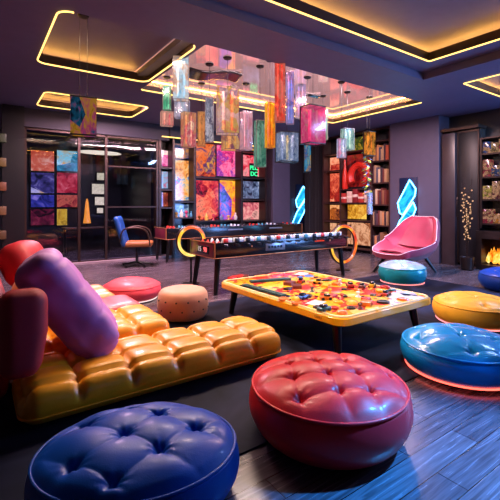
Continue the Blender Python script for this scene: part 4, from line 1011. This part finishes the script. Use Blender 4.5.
V = [
 (163, 171, 86, 110, 6.6, ['#1c6a5a', '#58c8a0', '#b0f0d0'], 'teal green box lamp, leftmost under the mirrored recess'),
 (172, 190, 58, 100, 6.2, ['#a8d8f0', '#e8f4ff', '#f0b890', '#80b8d8'], 'pale ice blue box lamp hung high at the left of the mirrored recess'),
 (160, 174, 112, 126, 7.6, ['#e890a0', '#f8c8b0', '#d86078'], 'small rose box lamp below the teal green one'),
 (181, 196, 113, 147, 7.2, ['#f8d8b0', '#e8a878', '#d85078', '#fff0d0'], 'cream box lamp with rose flecks, left of the slim grey one'),
 (205, 214, 98, 142, 6.9, ['#c8c8d8', '#787890', '#f0e8f0', '#584868'], 'slim grey white box lamp left of the tall peach one'),
 (215, 240, 88, 134, 6.6, ['#f0b0a0', '#f8d8d0', '#c890b8', '#e8d070', '#e87868'], 'tall wide peach box lamp with pink and cream patches'),
 (254, 266, 121, 167, 7.0, ['#2a6a60', '#68a890', '#a0c8b8', '#386058'], 'sea green glass box lamp left of the yellow one'),
 (265, 275, 103, 148, 6.7, ['#f0702a', '#ffa828', '#ffd040', '#ffb820'], 'orange and yellow box lamp beside the coral red one'),
 (274, 286, 60, 122, 6.4, ['#e04a40', '#f87860', '#f0a090', '#d03848'], 'tall coral red box lamp at the middle of the mirrored recess'),
 (286, 294, 72, 124, 6.8, ['#7090e0', '#c8b8f0', '#e8a0b8', '#5870c8'], 'tall lavender box lamp right of the coral red one'),
 (276, 298, 133, 162, 7.4, ['#e8e8f0', '#98a8c8', '#506898', '#c8d0e0'], 'pale blue box lamp with yellow and white bars inside'),
 (301, 325, 107, 144, 6.9, ['#c02068', '#f05a98', '#e03880', '#f07aa8', '#88a868'], 'wide magenta box lamp with green patches'),
 (304, 311, 145, 172, 7.6, ['#f0c030', '#2860b0', '#50b8d8', '#e8a020'], 'narrow yellow and blue box lamp hanging under the magenta one'),
 (337, 346, 139, 158, 7.9, ['#f0e8f0', '#e8a0c0', '#a8c0e8', '#ffffff'], 'small white and pink box lamp left of the orange one'),
 (341, 354, 129, 150, 8.6, ['#a0d8d8', '#e0f0e8', '#68a8a8', '#d8e0b0'], 'pale aqua box lamp behind the white and pink one'),
 (364, 375, 132, 156, 7.7, ['#f09028', '#ffb848', '#403020', '#d86818'], 'orange box lamp with dark scrollwork, in front of the bookcase'),
 (174, 190, 100, 118, 7.4, ['#a8b8d0', '#e0c8d8', '#7088b0'], 'clear blue grey box lamp under the high ice blue one'),
 (197, 206, 112, 146, 8.0, ['#e8904a', '#f0b878', '#a04838'], 'apricot box lamp behind the slim grey one'),
 (221, 246, 128, 150, 8.2, ['#e8a040', '#f8d088', '#b86070', '#5868a0'], 'low amber box lamp behind the tall peach one'),
 (240, 252, 112, 150, 8.0, ['#d88898', '#f0c0c8', '#8878a8'], 'dusty pink box lamp left of the sea green one'),
 (318, 328, 110, 140, 8.9, ['#88b090', '#c8e0c0', '#e090a8'], 'mint box lamp at the right side of the magenta one'),
 (295, 306, 84, 118, 8.1, ['#e8a0a0', '#c0b0e0', '#f8d8d0'], 'pale rose box lamp high above the magenta one'),
 (367, 372, 193, 214, 9.0, ['#e0e8f0', '#88a8c8', '#c07080', '#ffffff'], 'slim white box lamp hanging low in front of the books'),
]
for i, (a, b, c, d_, dist, pal, lab) in enumerate(V):
    pendant(a, b, c, d_, dist, pal, lab, 9, .82, .66, i in (10, 11, 12, 15), i + 1, ZC + .188 if i < 13 else (ZC + .188 if False else ZC + .188), ['#f0f0f8', '#e8c020', '#f0f0f8'] if i == 10 else None, .25 + .2 * ((i * 5) % 4 - 1.5))
# big black ceiling plates of the hanging lamps
for i, (px, py, lab) in enumerate(((214, 75, 'black wavy ceiling plate left of the coral lamp'), (300, 95, 'black wavy ceiling plate over the magenta lamp'), (408, 92, 'black wavy ceiling plate at the right end of the mirrored recess'))):
    p = at(px, py, ZC + .16)
    m = cushion(((1.0, .5), (.95, .2), (.7, .2))[i] + (.05,), .024, .03)
    for v in m.verts: v.co.z += .03 * math.sin(v.co.x * 7)
    single('ceiling_plate', m, M_blk, lab, 'ceiling plate', 'black ceiling plates', (p.x, p.y, ZC + .155), (0, 0, -yaw + .3), 80)
# trailing plant of coloured leaves before the bookcase
p = at_d(367, 205, 9.2)
t = thing('leaf_garland', 'hanging garland of blue, yellow and green leaves before the bookcase', 'garland', (p.x, p.y, ZC))
zt_ = ZC
obj('cord', tube(B(), [(0, 0, 0), (0, 0, p.z - zt_)], .005, 5), M_black, t)
for ci, c in enumerate(('#3c70b8', '#c8c040', '#3a7a48')):
    m = B()
    for i in range(22):
        z = p.z - zt_ + (i * 3 + ci) * .018 + .1; a = i * 2.4 + ci * 2; r = .05 + .05 * ((i * 3) % 5) / 5
        c0_ = Vector((r * math.cos(a), r * math.sin(a), z)); u = Vector((math.cos(a), math.sin(a), -.5)).normalized() * .06; s_ = Vector((-math.sin(a), math.cos(a), .2)) * .03; nn = Vector((0, 0, .006))
        vs = [m.verts.new(c0_ - u), m.verts.new(c0_ + s_), m.verts.new(c0_ + u), m.verts.new(c0_ - s_), m.verts.new(c0_ + nn), m.verts.new(c0_ - nn)]
        for k in range(4): m.faces.new((vs[k], vs[(k + 1) % 4], vs[4])); m.faces.new((vs[(k + 1) % 4], vs[k], vs[5]))
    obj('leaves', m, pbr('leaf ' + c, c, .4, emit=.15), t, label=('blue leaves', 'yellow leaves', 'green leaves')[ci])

# ---------------------------------------------------------------- ceiling spotlights
def spot(label, loc, aim, col, power, angle=50, soft=.08, blend=.7):
    t = thing('spotlight', label, 'lamp', loc)
    d = (Vector(aim) - Vector(loc)).normalized(); e = d.to_track_quat('-Z', 'Y').to_euler()
    obj('mount', lathe(B(), [(.05, -.03), (.05, 0), (0, 0)], 18), M_black, t)
    obj('can', lathe(B(), [(.055, -.13), (.06, -.13), (.06, .02), (.03, .04), (0, .04), ], 20), M_black, t, 35, (0, 0, -.06), e)
    l = bpy.data.lights.new('bulb', 'SPOT'); l.color = col; l.energy = power; l.spot_size = math.radians(angle); l.spot_blend = blend; l.shadow_soft_size = soft
    o = bpy.data.objects.new('bulb', l); C.objects.link(o); o.parent = t; o.location = Vector((0, 0, -.06)) + d * .14; o.rotation_euler = e
spot('black ceiling spotlight aimed at the floor in the right foreground', (4.4, .25, ZF), (2.25, 1.0, 0), (.03, .32, 1), 6000, 30)
spot('black ceiling spotlight aimed at the yellow games table', (1.5, 1.0, ZF), (3.75, 3.4, .4), (1, .84, .66), 580, 44)  # unseen lamp added to brighten the table top and apron
